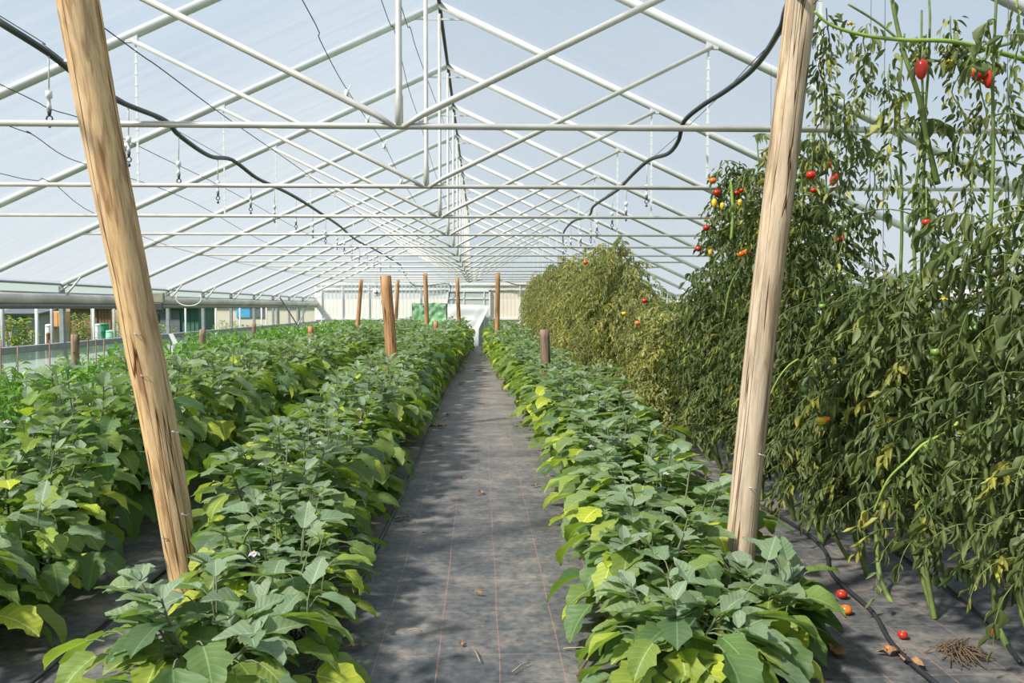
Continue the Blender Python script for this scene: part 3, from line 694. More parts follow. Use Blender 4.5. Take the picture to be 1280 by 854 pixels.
def gen_pepper(seed,h,rad,hq=False):
    q=random.Random(seed); Lf=MB(); S=MB(); root=thing('pepper_plant','','pepper plant')
    S.tube([(0,0,-.01),(0,.01,.15)],[.01,.009],6)
    for k in range(9):
        yaw=2*PI*k/9+q.uniform(-.4,.4); r=rad*q.uniform(.2,.85); z=h*q.uniform(.72,1.0)
        p0=Vector((0,0,.12)); p2=Vector((r*math.cos(yaw),r*math.sin(yaw),z)); p1=Vector((r*.7*math.cos(yaw),r*.7*math.sin(yaw),.1+z*.5))
        S.tube([bez(p0,p1,p2,t/5) for t in range(6)],[.007,.006,.006,.005,.004,.003],4,False)
        n=26
        for i in range(n):
            t=.2+.8*i/(n-1); p=bez(p0,p1,p2,t); a=q.uniform(0,6.28); L=q.uniform(.07,.125)
            e=p+Vector((math.cos(a),math.sin(a),.3))*q.uniform(.02,.09); S.tube([p,e],.002,3,False)
            u=q.random()
            Lf.leaf(e,a+q.uniform(-.4,.4),q.uniform(-.9,.35),L,L*.46,q.uniform(.5,1.2),q.uniform(-.5,.5),q.uniform(.15,.5),(q.uniform(.3,.9) if u<.03 else 0,q.random(),.9*q.random()*t),4,2,0,1,.03,q.uniform(0,6),.9)
    Lf.build('foliage',M['pep_leaf'],root); S.build('stem',M['pep_stem'],root)
    for i in range(3):
        a=q.uniform(0,6.28); r=rad*q.uniform(.5,.85); c=(r*math.cos(a),r*math.sin(a),h*q.uniform(.55,.8))
        b=MB(); b.lathe(c,[(.003,-.12),(.008,-.1),(.013,-.05),(.012,-.01),(.004,0)],8,(q.uniform(-.1,.1),0,1)); b.build('pepper',M['greenfruit'],root)
    return root

def tomato(parent,c,r,mat,shape='round',ax=(0,0,1)):
    b=MB(); c=Vector(c)
    if shape=='round': prof=[(r*.08,-r*.82),(r*.55,-r*.7),(r*.9,-r*.32),(r,.02*r),(r*.9,r*.42),(r*.55,r*.7),(r*.12,r*.68)]
    else: prof=[(r*.06,-r*1.9),(r*.4,-r*1.7),(r*.8,-r*.9),(r*.85,-r*.1),(r*.7,r*.5),(r*.4,r*.8),(r*.1,r*.82)]
    b.lathe(c,prof,14,ax,squash=.06 if shape=='round' else None)
    o=b.build('tomato',M[mat],parent)
    b=MB(); top=Vector(c)+Vector(ax).normalized()*r*.7
    for k in range(5):
        a=k*2*PI/5; b.leaf(top,a,.2,r*.8,r*.28,.8,0,.2,(0,.5,0),3,2,0)
    b.tube([top,top+Vector((0,0,r*.9))],r*.07,4); b.build('calyx',M['calyx'],o)
    return o

def gen_tomato(seed,H,rad,dens=1.0,yel=.1,bright=.5,young=0.,topsparse=None,zmin=.35,lean=.15,leafscale=1.0,root=None,shoots=3,yb=.12,mat='tom_leaf'):
    q=random.Random(seed); Lf=MB(); S=MB()
    root=root or thing('tomato_plant','','tomato plant')
    stems=[]
    for k in range(shoots):
        yaw=q.uniform(0,6.28); r=rad*q.uniform(.15,.6) if k else .03; hh=H*(1 if k==0 else q.uniform(.78,.97))
        pts=[]; m=14
        for i in range(m+1):
            t=i/m; s_=min(1,t*4)
            pts.append(Vector((r*math.cos(yaw)*s_+.05*s_*noise.noise(Vector((t*4,seed,k)))+lean*max(0,.2-t), r*math.sin(yaw)*s_+.05*s_*noise.noise(Vector((t*4,seed+9,k)))-lean*2*max(0,.12-t), hh*t)))
        S.tube(pts,[.014-.009*i/m for i in range(m+1)],6,False); stems.append((pts,hh,r,yaw))
    def compound(p,yaw,RL,pit,age):
        # rachis arcs over and hangs; leaflets wilt and curl downwards
        pts=[p]; c=Vector(p); pt=pit; n=7; droop=q.uniform(1.3,2.1)
        for i in range(n):
            c=c+Vector((math.cos(pt)*math.cos(yaw),math.cos(pt)*math.sin(yaw),math.sin(pt)))*RL/n; pts.append(c.copy()); pt=max(-1.5,pt-droop/n)
        S.tube(pts,[.0035]*2+[.0025]*3+[.0018]*(n-4),4,False)
        ye = q.uniform(.35,1) if q.random()<yel else q.uniform(0,yb)
        tn=(ye,min(1,max(0,bright+q.uniform(-.5,.5))),min(1,max(0,young+q.uniform(-.25,.3))))
        for i in range(2,n+1):
            for sg in ((-1,1) if i<n else (0,)):
                if q.random()<.12: continue
                L=(q.uniform(.05,.105) if q.random()<.75 else q.uniform(.025,.05))*leafscale; cr=q.random()
                Lf.leaf(pts[i],yaw+sg*q.uniform(.6,1.4),q.uniform(-1.5,-.5),L,L*q.uniform(.16,.36),q.uniform(-.9,1.0),q.uniform(-1.2,1.2),q.uniform(.6,2.4),(tn[0],min(1,max(0,tn[1]+q.uniform(-.3,.3))),tn[2]),5,4,.2,2.5,.1,q.uniform(0,6),.85,q.uniform(-2,2))
    for (pts,hh,r,yaw) in stems:
        z=zmin
        while z<hh:
            d=dens
            if topsparse and z>topsparse[0]: d*=topsparse[1]
            i=z/hh*14; i0=int(min(13,i)); p=pts[i0].lerp(pts[i0+1],i-i0)
            zf=1-.35*max(0,(z/hh-.75)*4)
            compound(p,q.uniform(0,6.28),rad*q.uniform(.55,1.15)*zf,q.uniform(-.2,.7),0)
            z+=.05/d*q.uniform(.6,1.4)
    Lf.build('foliage',M[mat],root); S.build('stem',M['tom_stem'],root)
    return root

def kids(o):
    return list(o.children)
def place(protos,used,i,loc,rz,sc,label,group):
    p=protos[i]
    if i in used: o=copy_tree(p)
    else: o=p; used.add(i)
    o.location=loc; o.rotation_euler=(0,0,rz); o.scale=sc if isinstance(sc,tuple) else (sc,)*3
    o['label']=label; o['group']=group
    return o

# eggplant prototypes
EP=[gen_eggplant(100+i,1.0,.62,i<5,yel=[.1,.2,.06,.14,.08,.12,.16,.05,.1][i],nfl=[1,1,2,0,1,1,2,1,0][i],nfr=[1,0,2,0,1,0,1,0,1][i]) for i in range(9)]
usedE=set()
def row(x0fn,y0,y1,sp,hfn,nm,wfn,protos,used,gname,labfn,jx=.05):
    y=y0; i=0; last=-1
    while y<y1:
        k=rnd.randrange(len(protos))
        if y<8 and protos is EP: k=rnd.randrange(5)
        if k==last: k=(k+1)%(5 if (y<8 and protos is EP) else len(protos))
        last=k
        h=hfn(y)*rnd.uniform(.93,1.07); w=wfn(y)*rnd.uniform(.95,1.06)
        place(protos,used,k,(x0fn(y)+rnd.uniform(-jx,jx),y,0),rnd.uniform(0,6.28),(w,w,h),labfn(i,y),gname)
        y+=sp*rnd.uniform(.92,1.08); i+=1
def lab(kind,rowname):
    def f(i,y):
        if i<20: return '%s in the %s, %s from the camera end'%(kind,rowname,ORD[i])
        return '%s far down the %s, toward the end wall'%(kind,rowname)
    return f
lerp=lambda a,b,t:a+(b-a)*max(0,min(1,t))
row(lambda y:-1.0 if y<4.8 else lerp(-1.2,-.95,(y-15)/12),3.98,34,.54,lambda y:lerp(.58,.82,(y-3.9)/1.6) if y<6 else lerp(.82,1.06,(y-6)/7),0,lambda y:.78 if y<4.8 else lerp(.95,1.06,(y-6)/15),EP,usedE,'eggplants of the row along the left edge of the path',lab('leafy eggplant bush','row left of the path'))
row(lambda y:1.07 if y<6 else lerp(1.12,.78,(y-13)/12),4.78,34,.54,lambda y:lerp(.62,.80,(y-4.5)/2) if y<12 else lerp(.80,1.0,(y-12)/12),0,lambda y:lerp(.98,1.08,(y-8)/12),EP,usedE,'eggplants of the row along the right edge of the path',lab('leafy eggplant bush','row right of the path'))
row(lambda y:-2.68,4.3,34,.56,lambda y:lerp(.68,1.1,(y-4.3)/1.5),0,lambda y:lerp(1.02,1.12,(y-6)/12),EP,usedE,'eggplants of the outer row behind the leaning post',lab('tall eggplant bush','outer row behind the leaning post'))

PP=[gen_pepper(300+i,1.0,.42) for i in range(5)]
usedP=set()
row(lambda y:-4.15,6.4,33,.55,lambda y:lerp(1.02,1.15,(y-8)/8),0,lambda y:1.05,PP,usedP,'peppers of the row beside the eggplants',lab('bright green pepper plant','row next to the eggplants'))
row(lambda y:-5.2,8.0,33,.6,lambda y:lerp(.95,1.1,(y-8)/8),0,lambda y:1.05,PP,usedP,'peppers of the row beside the side wall',lab('bright green pepper plant','row along the side wall'))

# tomatoes, nearest row: heights follow the hedge outline
heights=[(3.55,3.5),(4.25,3.3),(4.95,1.8),(5.6,3.0),(6.25,2.9),(6.9,3.0),(7.5,2.9),(8.1,2.1),(8.7,1.85)]
near=[]
tomlab=['dark shrivelled tomato plant, nearest the camera at the picture edge','tall sparse tomato plant whose bare vines reach the roof','low tomato plant filling the gap between two tall ones','tall tomato plant with red fruit just right of the weathered post','tomato plant partly hidden behind the weathered post','tall tomato plant bearing red and yellow fruit left of the weathered post','tomato plant with fine tendrils left of the fruit-laden one','tomato plant stepping down in height behind the fruit-laden ones','short tomato plant at the dip of the vine wall']
for i,(y,h) in enumerate(heights):
    hi = i<4
    o=gen_tomato(500+i,h,.42 if i!=1 else .40,dens=1.9 if i<4 else 1.6,yel=.10 if i<3 else .16,bright=.28 if i<5 else .4,young=.12,topsparse=[(2.0,.15),(1.72,.05),None,(2.35,.09),None,(2.45,.35),(2.35,.4),None,None][i],zmin=.42,leafscale=1.15 if i<3 else 1.,shoots=4 if i!=1 else 3,lean=.3)
    o.location=(2.28+.12*(i==0)+rnd.uniform(-.05,.05),y,0); o['label']=tomlab[i]; o['group']='tomato vines of the front row'; near.append(o)
TP=[gen_tomato(600+i,2.5,.42,dens=2.0,yel=[.45,.2,.4,.25,.5][i],bright=[1.1,.7,1.0,.6,1.1][i],young=[.7,.3,.6,.3,.7][i],zmin=.3,shoots=4,yb=.4,mat='tom_leaf_pale') for i in range(5)]
usedT=set()
y=9.3;i=0
while y<33:
    h=1.72 if y<11.3 else lerp(2.35,2.65,(y-11.3)/2)
    place(TP,usedT,i%5,(2.15+rnd.uniform(-.13,.13)-(.15 if y>12 else 0),y,0),rnd.uniform(0,6.28),(1.12,1.12,h/2.5*rnd.uniform(.9,1.06)),
          'bushy yellowing tomato vine, %s beyond the dip in the vine wall'%ORD[i] if i<20 else 'bushy yellowing tomato vine at the far end of the row','tomato vines of the front row')
    y+=.62 if y<14 else .8; i+=1
# second row behind
TB=[gen_tomato(700+i,2.0,.45,dens=1.2,yel=.12,bright=.3,young=.0,zmin=.25,shoots=4) for i in range(4)]
usedB=set(); y=3.6; i=0
while y<20:
    place(TB,usedB,i%4,(3.6+rnd.uniform(-.1,.1),y,0),rnd.uniform(0,6.28),(1.2,1.2,rnd.uniform(.78,.9)),
          'dark tomato vine in the back row, %s from the camera end'%ORD[i] if i<20 else 'dark tomato vine in the back row','tomato vines of the back row')
    y+=.62; i+=1

# fruit on the near vines (parts of their plants)
FR={}
def fruit(plant,px,py,Y,r,mat,shape='round',ax=(0,0,1)):
    c=P(px,py,Y)-plant.location; tomato(plant,c,r,mat,shape,ax)
    q=random.Random(px*7+py); S,Lf=FR.setdefault(plant.name,(plant,MB(),MB()))[1:]
    top=c+Vector((0,0,r)); inn=Vector((c.x*.35,c.y*.35,c.z+.16)); sp=smooth_path([inn,(inn+top)/2+Vector((0,0,.08)),top],5)
    S.tube(sp,.0035,5)
    for k,p in enumerate(sp*2):
        for j in range(2):
            a=q.uniform(0,6.28); L=q.uniform(.035,.08)
            Lf.leaf(p+Vector((q.uniform(-.03,.03),q.uniform(0,.05),q.uniform(-.06,.03))),a,q.uniform(-1.5,-.2),L,L*q.uniform(.25,.42),q.uniform(-.3,1),q.uniform(-1,1),q.uniform(.5,1.6),(q.uniform(.3,1) if q.random()<.2 else 0,q.random(),q.random()*.5),5,2,.15,2.5,.08,q.uniform(0,6),.85)
A=near[5]; Bp=near[3]; C=near[1]; D=near[2]
for px,py,r,m,s in ((891,226,.03,'orange','round'),(896,241,.032,'red','round'),(893,252,.026,'yellowfruit','long'),(903,256,.022,'yellowfruit','long'),(921,241,.022,'red','round'),(925,252,.022,'yellowfruit','long'),(927,238,.02,'red','round'),(883,285,.028,'red','round'),(873,311,.026,'red','round'),(888,314,.02,'yellowfruit','long'),(926,318,.032,'orange','round'),(934,315,.034,'orange','round'),(930,327,.02,'yellowfruit','round'),(943,286,.026,'yellowfruit','round')):
    fruit(A,px,py,6.55,r,m,s)
for px,py,r,m,s,ax in ((1034,206,.030,'red','round',(0,0,1)),(1044,222,.030,'red','long',(.45,0,1)),(1014,219,.032,'red','round',(0,0,1)),(1050,298,.03,'red','round',(0,0,1)),(997,227,.022,'greenfruit','round',(0,0,1)),(1017,238,.02,'red','round',(0,0,1)),(1074,378,.035,'greenfruit','round',(0,0,1)),(1028,383,.022,'greenfruit','round',(0,0,1)),(1101,196,.022,'greenfruit','round',(0,0,1))):
    fruit(Bp,px,py,5.1,r,m,s,ax)
for px,py,r,m,s in ((1152,82,.034,'red','long'),(1225,92,.034,'red','round'),(1236,95,.03,'red','long'),(1170,440,.025,'greenfruit','round'),(1158,278,.02,'red','round'),(1250,380,.02,'yellowfruit','long')):
    fruit(C,px,py,3.85,r,m,s)
for px,py,r,m,s in ((1027,526,.03,'yellowfruit','round'),(1033,524,.022,'orange','round'),(1075,427,.032,'greenfruit','round'),(1168,438,.03,'greenfruit','round'),(1096,437,.022,'greenfruit','round'),(1005,487,.02,'greenfruit','round')):
    fruit(D,px,py,4.55,r,m,s)
def far_fruit(px,py,Y,r,mat):
    c=P(px,py,Y); pl=min([o for o in bpy.data.objects if o.name.startswith('tomato_plant') and not o.parent],key=lambda o:(o.location.x-c.x)**2+(o.location.y-c.y)**2)
    o=tomato(pl,c,r,mat); m=Matrix.LocRotScale(pl.location,pl.rotation_euler,pl.scale).inverted(); o.matrix_parent_inverse=m
for a in ((806,376,8.9,.035,'red'),(778,318,12.6,.045,'orange'),(764,322,12.9,.045,'orange'),(732,328,14.5,.05,'orange'),(797,404,9.3,.035,'orange'),(780,392,10.5,.03,'yellowfruit')): far_fruit(*a)
for pl,S,Lf in FR.values():
    S.build('fruit_stalk',M['tom_stem'],pl)['kind']='stuff'; Lf.build('foliage',M['tom_leaf'],pl)
# yellow tomato flowers
for k,(px,py,pl,Y) in enumerate(((1077,578,D,4.4),(1081,583,D,4.4),(1249,366,C,3.8),(1272,370,C,3.8),(1180,372,C,3.9),(1063,28,C,3.9),(1186,75,C,3.9))):
    flower(pl,P(px,py,Y)-pl.location,.03,k,'yellow_petal',.8)
# thick arching vines
def vine(plant,pts,r0,r1,mat='vine',hang=True,seed=1,name='vine'):
    q=random.Random(seed); w=[P(*p)-plant.location for p in pts]; sp=smooth_path(w,6); n=len(sp)
    b=MB(); b.tube(sp,[r0+(r1-r0)*i/(n-1) for i in range(n)],7)
    b.build(name,M[mat],plant)
    if hang:
        Lf=MB()
        for p in sp[2::2]:
            c=Vector(p)
            for k in range(q.choice((0,1,2,3))):
                c=c+Vector((q.uniform(-.03,.03),q.uniform(-.02,.02),-q.uniform(.02,.06)))
                L=q.uniform(.04,.08); Lf.leaf(c,q.uniform(0,6.28),q.uniform(-1.5,-.6),L,L*.35,q.uniform(-.3,.8),q.uniform(-1,1),q.uniform(.3,1.2),(q.uniform(0,.3),q.random(),q.uniform(0,.5)),5,2,.12,2,.08,q.uniform(0,6),.85)
        if Lf.v: Lf.build('foliage',M['tom_leaf'],plant)
vine(C,[(1300,80,4.0),(1250,66,3.95),(1190,52,3.9),(1130,50,3.9),(1080,44,3.9),(1040,32,3.9),(1018,14,3.9)],.013,.006,seed=3)
vine(C,[(1172,230,4.1),(1160,180,4.05),(1148,120,4.),(1128,60,4.),(1115,0,4.),(1110,-40,4.)],.015,.008,'tom_stem',seed=4)
vine(C,[(1300,45,4.2),(1240,60,4.2),(1190,75,4.2),(1150,70,4.1),(1100,30,4.1),(1060,5,4.1)],.009,.005,'tom_stem',seed=5)
vine(C,[(1092,640,3.85),(1110,600,3.8),(1135,575,3.75),(1155,555,3.75),(1185,540,3.75),(1198,528,3.75)],.004,.009,seed=6)
vine(C,[(1155,556,3.75),(1175,580,3.75),(1200,600,3.75),(1218,606,3.75)],.009,.004,seed=7,hang=False)
vine(D,[(960,500,4.6),(972,475,4.6),(985,458,4.6),(998,449,4.6)],.003,.006,seed=8,hang=False)
vine(A,[(905,400,6.3),(912,360,6.3),(925,335,6.3),(935,320,6.3)],.006,.006,seed=9)
vine(A,[(914,300,6.3),(916,270,6.3),(915,240,6.3),(913,225,6.3)],.013,.01,seed=10,hang=False)
vine(D,[(1100,560,4.7),(1095,500,4.7),(1085,460,4.8),(1092,420,4.8)],.012,.009,'tom_stem',seed=12)
vine(C,[(1180,430,4.),(1188,400,4.),(1196,380,4.),(1208,400,4.),(1215,440,4.)],.005,.004,seed=13)
# long vines drooping from the roof strings in the upper right corner
for k,(x,y0_,y1_,Y) in enumerate(((1033,10,150,4.4),(1060,120,230,4.6),(1075,30,150,4.3),(1110,80,250,4.2),(1150,130,330,4.1),(1195,20,210,4.0),(1225,60,330,3.9),(1250,110,400,3.8),(1270,0,300,3.8),(1085,180,340,4.8),(1210,230,420,3.9),(1030,60,200,4.9),(1052,150,330,4.9),(1175,240,420,4.1),(1120,330,480,4.2))):
    q=random.Random(k+50); n=7
    pts=[(x+q.uniform(-9,9)+q.uniform(-2,2)*i,y0_+(y1_-y0_)*i/(n-1),Y) for i in range(n)]
    pl=C if k not in (0,2,11,12) else Bp
    w=[P(*p)-pl.location for p in pts]; S=MB(); S.tube(smooth_path(w,4),.0035,5); S.build('vine',M['tom_stem'],pl)
    Lf=MB()
    for p in smooth_path(w,9):
        for j in range(q.choice((1,2,3,4))):
            a=q.uniform(0,6.28); r=q.uniform(0,.07); c=p+Vector((r*math.cos(a),r*math.sin(a),-q.uniform(0,.05))); L=q.uniform(.028,.065)
            Lf.leaf(c,a,q.uniform(-1.5,-.3),L,L*q.uniform(.25,.45),q.uniform(-.3,1),q.uniform(-1,1),q.uniform(.3,1.3),(q.uniform(.4,1) if q.random()<.2 else q.uniform(0,.15),q.random(),q.uniform(0,.6)),5,2,.12,2,.08,q.uniform(0,6),.85)
    Lf.build('foliage',M['tom_leaf'],pl)
# strings the vines climb
for k,(px,Y) in enumerate(((1082,5.2),(1099,5.0),(1250,4.0),(960,6.9))):
    c=P(px,400,Y); b=MB(); b.tube([(c.x,c.y,.3),(c.x+.02,c.y,1.6),(c.x,c.y,roofz(c.x)-.05)],.002,4)
    tag(b.build('plant_string',M['wire']),['thin string in the sky gap of the tomato vines, left one of two','thin string in the sky gap of the tomato vines, right one of two','thin string among the nearest tomato vines','thin string beside the weathered post'][k],'string')

# nearest eggplants: hand placed leaves that overlap the bottom of the frame belong to plants built here
def hero(name_label,loc,h,rad,leaves,flowers=(),fruits=(),seed=900):
    t=gen_eggplant(seed,h,rad,True,.12,0,0); base=Vector(loc); t.location=loc; t['label']=name_label; t['group']='eggplants nearest the camera'; Lf=MB(); S=MB()
    for (px,py,Y,ang,L,pit,dr,tint) in leaves:
        p=P(px,py,Y)-base
        dd=Vector((math.cos(ang),math.sin(ang),0)); a=p-dd*.05+Vector((0,0,-.05)); S.tube([a-dd*.01+Vector((0,0,-.08)),a,p-dd*.015+Vector((0,0,-.006)),p],[.0035,.003,.003,.0025],5,False)
        Lf.leaf(p,ang,pit,L,L*.64,dr,rnd.uniform(-.25,.25),.22,tint,12,6,.17,3,.05,rnd.uniform(0,6),.78)
    Lf.build('leaf',M['egg_leaf'],t)['kind']='stuff'; S.build('leaf_stalk',M['egg_stem'],t)['kind']='stuff'
    for (px,py,Y) in flowers: flower(t,P(px,py,Y)-base,.03,px,s=1.1)
    for (px,py,Y,s) in fruits: eggplant_fruit(t,P(px,py,Y)-base,s)
    return t
G=(0,.8,.75); G2=(0,.6,.5); YG=(.35,.9,0)
hero('pale grey-green young eggplant at the bottom edge in front of the leaning post',(-1.1,3.3,0),.50,.56,
 [(250,735,3.35,PI*.95,.20,.1,.5,G),(230,745,3.3,PI*1.25,.17,.0,.6,G),(270,720,3.4,PI*.6,.13,.5,.5,G),(330,790,3.2,PI*1.1,.19,.2,.5,G),(340,800,3.2,PI*1.6,.17,.1,.8,G),(350,770,3.25,PI*.4,.15,.5,.5,G2),
  (330,720,3.5,0.1,.16,.3,.7,G2),(310,640,3.8,PI*.9,.17,.2,.6,G2),(400,745,3.3,-.5,.19,.1,1.0,G2),(390,730,3.35,PI*.45,.15,.7,.4,G),(420,700,3.5,0.0,.16,.2,.8,YG),(380,660,3.7,PI*.5,.14,.9,.3,G),(395,650,3.75,.2,.17,.2,.5,G2),(300,690,3.7,PI*1.1,.2,.0,.9,G2),(350,700,3.6,PI*1.5,.16,0,.9,G2)],
  fruits=[(372,770,3.35,.9),(304,685,3.75,1.0)],flowers=[(318,690,3.7)])

LG=(.18,.9,0); DG=(.05,.25,0); YY=(1.05,.8,0)
hero('large-leaved eggplant at the foot of the weathered post, cut by the bottom edge',(.84,3.4,0),.42,.42,
 [(800,742,3.55,-PI*.6,.24,-.4,.8,LG),(820,760,3.5,-PI*.75,.25,-.4,.8,(.3,.9,0)),(868,790,3.35,-PI*.5,.20,-.5,.7,LG),(925,805,3.3,-PI*.45,.20,-.4,.7,YG),(945,730,3.45,0.0,.16,.2,.6,G2),(1000,745,3.45,-.3,.21,.1,1.1,LG),(985,770,3.4,-.7,.2,-.2,1.0,LG),(905,735,3.5,PI*.95,.17,.3,.5,G2),(880,745,3.5,PI*1.2,.19,.1,.8,G2),(960,700,3.55,PI*.3,.14,.8,.4,G2),(865,730,3.55,PI*.7,.14,.9,.4,G),(940,780,3.4,-PI*.3,.2,-.2,.9,LG),(900,700,3.7,PI*1.1,.2,.1,.9,LG),(980,800,3.3,-PI*.4,.2,-.4,.9,DG),(845,800,3.4,-PI*.8,.22,-.5,.8,DG),(765,700,3.9,-PI*.7,.2,-.6,.7,(.6,.9,0)),(790,690,3.9,PI*.9,.2,0,.9,G2),(830,700,3.7,PI*.6,.18,.3,.7,G2)])
hero('small eggplant just right of the foot of the weathered post',(1.30,3.72,0),.40,.25,[(985,700,3.75,PI*.5,.13,.9,.4,G2),(1010,715,3.7,0.2,.17,.3,.9,LG),(960,690,3.75,PI*.8,.13,.6,.5,G)],seed=903)
hero('leafy eggplant pressed against the path side of the weathered post',(.84,4.12,0),.60,.41,[(800,640,4.2,-PI*.5,.22,-.3,.8,LG),(770,650,4.2,-PI*.8,.22,-.3,.8,(.6,.9,0)),(850,645,4.2,-PI*.3,.2,-.1,.9,LG)],seed=905)
hero('eggplant with pale upright tip leaves and a yellow leaf, at the left picture edge',(-2.55,3.85,0),.62,.48,
 [(52,628,4.3,PI*.55,.13,1.0,.3,G),(55,635,4.3,PI*1.05,.12,.2,.6,G),(62,632,4.3,0.0,.14,.25,.7,G),(105,632,4.35,-.3,.11,.0,.9,YY),(60,660,4.25,-PI*.4,.15,-.3,.7,(.6,.9,0)),(30,690,4.2,-PI*.5,.25,-.4,.8,DG),(5,680,4.2,PI*.9,.2,.1,.8,G2),(120,690,4.4,-PI*.45,.22,-.5,.8,DG),(95,700,4.3,-PI*.6,.2,-.4,.8,LG),(40,740,4.1,-PI*.5,.2,-.5,.8,DG),(20,650,4.3,PI*.8,.18,.2,.8,G2),(85,665,4.3,.2,.18,.1,.9,G2),(66,705,4.2,-PI*.3,.2,-.3,.9,DG)],fruits=[(58,690,4.25,.9)])
# ------------------------------------------------------------------ ground clutter
def hose(pts,r,label):
    b=MB(); b.tube(smooth_path(pts,8),r,7); tag(b.build('drip_hose',M['black']),label,'hose')
hose([(-.74,2.5,.012),(-.73,3.6,.012),(-.70,5,.012),(-.67,7,.012),(-.66,10,.012),(-.68,20,.012)],.010,'black drip hose along the left edge of the path')
g=lambda px,py:(lambda q:(q.x,q.y,.014))(P(px,py,F*CZ/(py-384)))
hose([(1.98,2.2,.014),g(1140,850),g(1090,780),g(1040,730),g(1000,670),(2.02,9,.014),(2.0,16,.014)],.012,'black drip hose along the foot of the tomato vines')
hose([g(1275,850),g(1230,790),g(1180,745),g(1120,700),(3.0,9,.014)],.011,'black drip hose behind the first tomato stems')
hose([(-1.95,2.5,.012),(-1.9,4,.012),(-1.95,8,.012),(-1.93,16,.012)],.010,'black drip hose in the gap between the two left eggplant rows')
# tomatoes dropped on the cloth
for px,py,r,m,l in ((1057,779,.032,'orange','orange tomato lying on the dark cloth beside the hose'),(1052,758,.030,'red','crushed red tomato lying just behind the orange one'),(1110,827,.015,'orange','tiny orange tomato on the cloth near the dead leaves'),(1246,813,.030,'orange','orange tomato on the ground at the picture edge'),(1128,812,.024,'red','dark shrivelled red tomato on the cloth under the vines')):
    q=g(px,py); t=thing('fallen_tomato',l,'tomato',(q[0],q[1],0)); b=MB(); b.lathe((0,0,r*.72),[(r*.1,-r*.76),(r*.6,-r*.66),(r*.95,-r*.25),(r,.05*r),(r*.85,r*.45),(r*.5,r*.68),(r*.12,r*.62)],14,squash=.08); b.build('flesh',M[m],t)
    b=MB()
    for k in range(5): b.leaf((0,0,r*1.36),k*1.256,.1,r*.6,r*.2,.6,0,.2,(0,.5,0),3,2,0)
    b.build('calyx',M['straw'],t)
# dead leaves
def deadleaf(px,py,s,label,mat='dead'):
    q=g(px,py); b=MB(); yaw=rnd.uniform(0,6.28)
    b.leaf((0,0,.008),yaw,.15,s,s*.6,.3,rnd.uniform(-.2,.2),.5,(0,.5,0),6,4,.2,3,.12,rnd.uniform(0,6))
    b.leaf((0,0,.008),yaw+2.5,.2,s*.6,s*.4,.4,.2,.6,(0,.5,0),5,4,.2,3,.12,rnd.uniform(0,6))
    o=b.build('dead_leaf',M[mat]); o.location=(q[0],q[1],.004); tag(o,label,'dead leaf','dead leaves scattered on the ground cloth')
dl=[(600,618,.07,'curled brown leaf in the middle of the path, level with the lit left leaves'),(505,650,.085,'flat brown leaf by the left edge of the path'),(595,748,.045,'small yellow-brown leaf in the middle of the path'),(545,535,.16,'brown leaf litter where the path narrows on the left side'),(669,611,.06,'brown leaf touching the right eggplants beside the path'),(752,793,.10,'pale dry leaf under the right eggplants at the path edge'),(762,820,.13,'large crumpled brown leaf at the lower right path edge'),(449,814,.06,'dark brown leaf at the lower left path edge'),(565,640,.03,'tiny brown crumb left of the path middle line'),(532,670,.03,'tiny brown fragment near the left red line'),(578,600,.035,'small brown leaf above the curled middle one'),(548,560,.07,'brown leaf on the left side farther along the path'),(560,520,.1,'brown leaf near the left plants farther down the path'),(575,480,.15,'rusty leaf litter near the far end of the path'),(600,465,.15,'rusty leaf litter across the far path end'),(1040,828,.10,'pale crumpled leaf on the cloth under the tomato vines'),(1110,835,.09,'brown dry leaf beside the tiny orange tomato'),(1130,845,.1,'brown dry leaf at bottom near the hose'),(606,782,.02,'tiny orange flake right of the path middle'),(576,812,.04,'small dry scrap low on the path middle')]
for a in dl: deadleaf(*a)
for i,(a,bb,l) in enumerate((((590,818),(600,838),'short pale straw low on the path'),((640,852),(662,840),'pale straw beside the right red line'),((704,822),(752,826),'long pale straw at the lower right of the path'),((510,795),(528,797),'pale straw near the left red line'))):
    A_=Vector(g(*a));B_=Vector(g(*bb)); b=MB(); b.tube([A_,(A_+B_)/2+Vector((0,.01,.006)),B_],.0025,5); tag(b.build('straw',M['straw']),l,'straw')
b=MB(); b.tube([g(722,858),(Vector(g(738,836))+Vector((0,0,.02))),Vector(g(752,815))+Vector((0,0,.05))],[.008,.007,.005],6); tag(b.build('twig',M['soilroot']),'brown twig sticking out at the lower right path edge','twig')
# root clump at the foot of the nearest tomato
t=thing('root_clump','tangle of dry brown roots at the foot of the nearest tomato vines','roots',(g(1200,838)[0],g(1200,838)[1],0)); b=MB()
for k in range(60):
    a=rnd.uniform(0,6.28); r=rnd.uniform(.03,.16); b.tube([(0.02*math.cos(a),.02*math.sin(a),.06*rnd.random()),(r*.6*math.cos(a),r*.6*math.sin(a),rnd.uniform(.02,.07)),(r*math.cos(a+.5),r*math.sin(a+.5),.004)],.003,4,False)
b.build('strands',M['soilroot'],t)
# fallen thick tomato stems near ground (parts of near plants)
vine(D,[(1182,838,3.95),(1150,800,4.1),(1120,762,4.4),(1100,720,4.6),(1095,660,4.7)],.016,.013,'tom_stem',False)
vine(near[3],[(1075,720,5.2),(1055,690,5.2),(1035,655,5.2),(1020,620,5.3)],.014,.012,'tom_stem',False)
vine(near[0],[(1280,850,3.8),(1255,800,3.8),(1245,770,3.85),(1240,700,3.9)],.016,.014,'tom_stem',False)

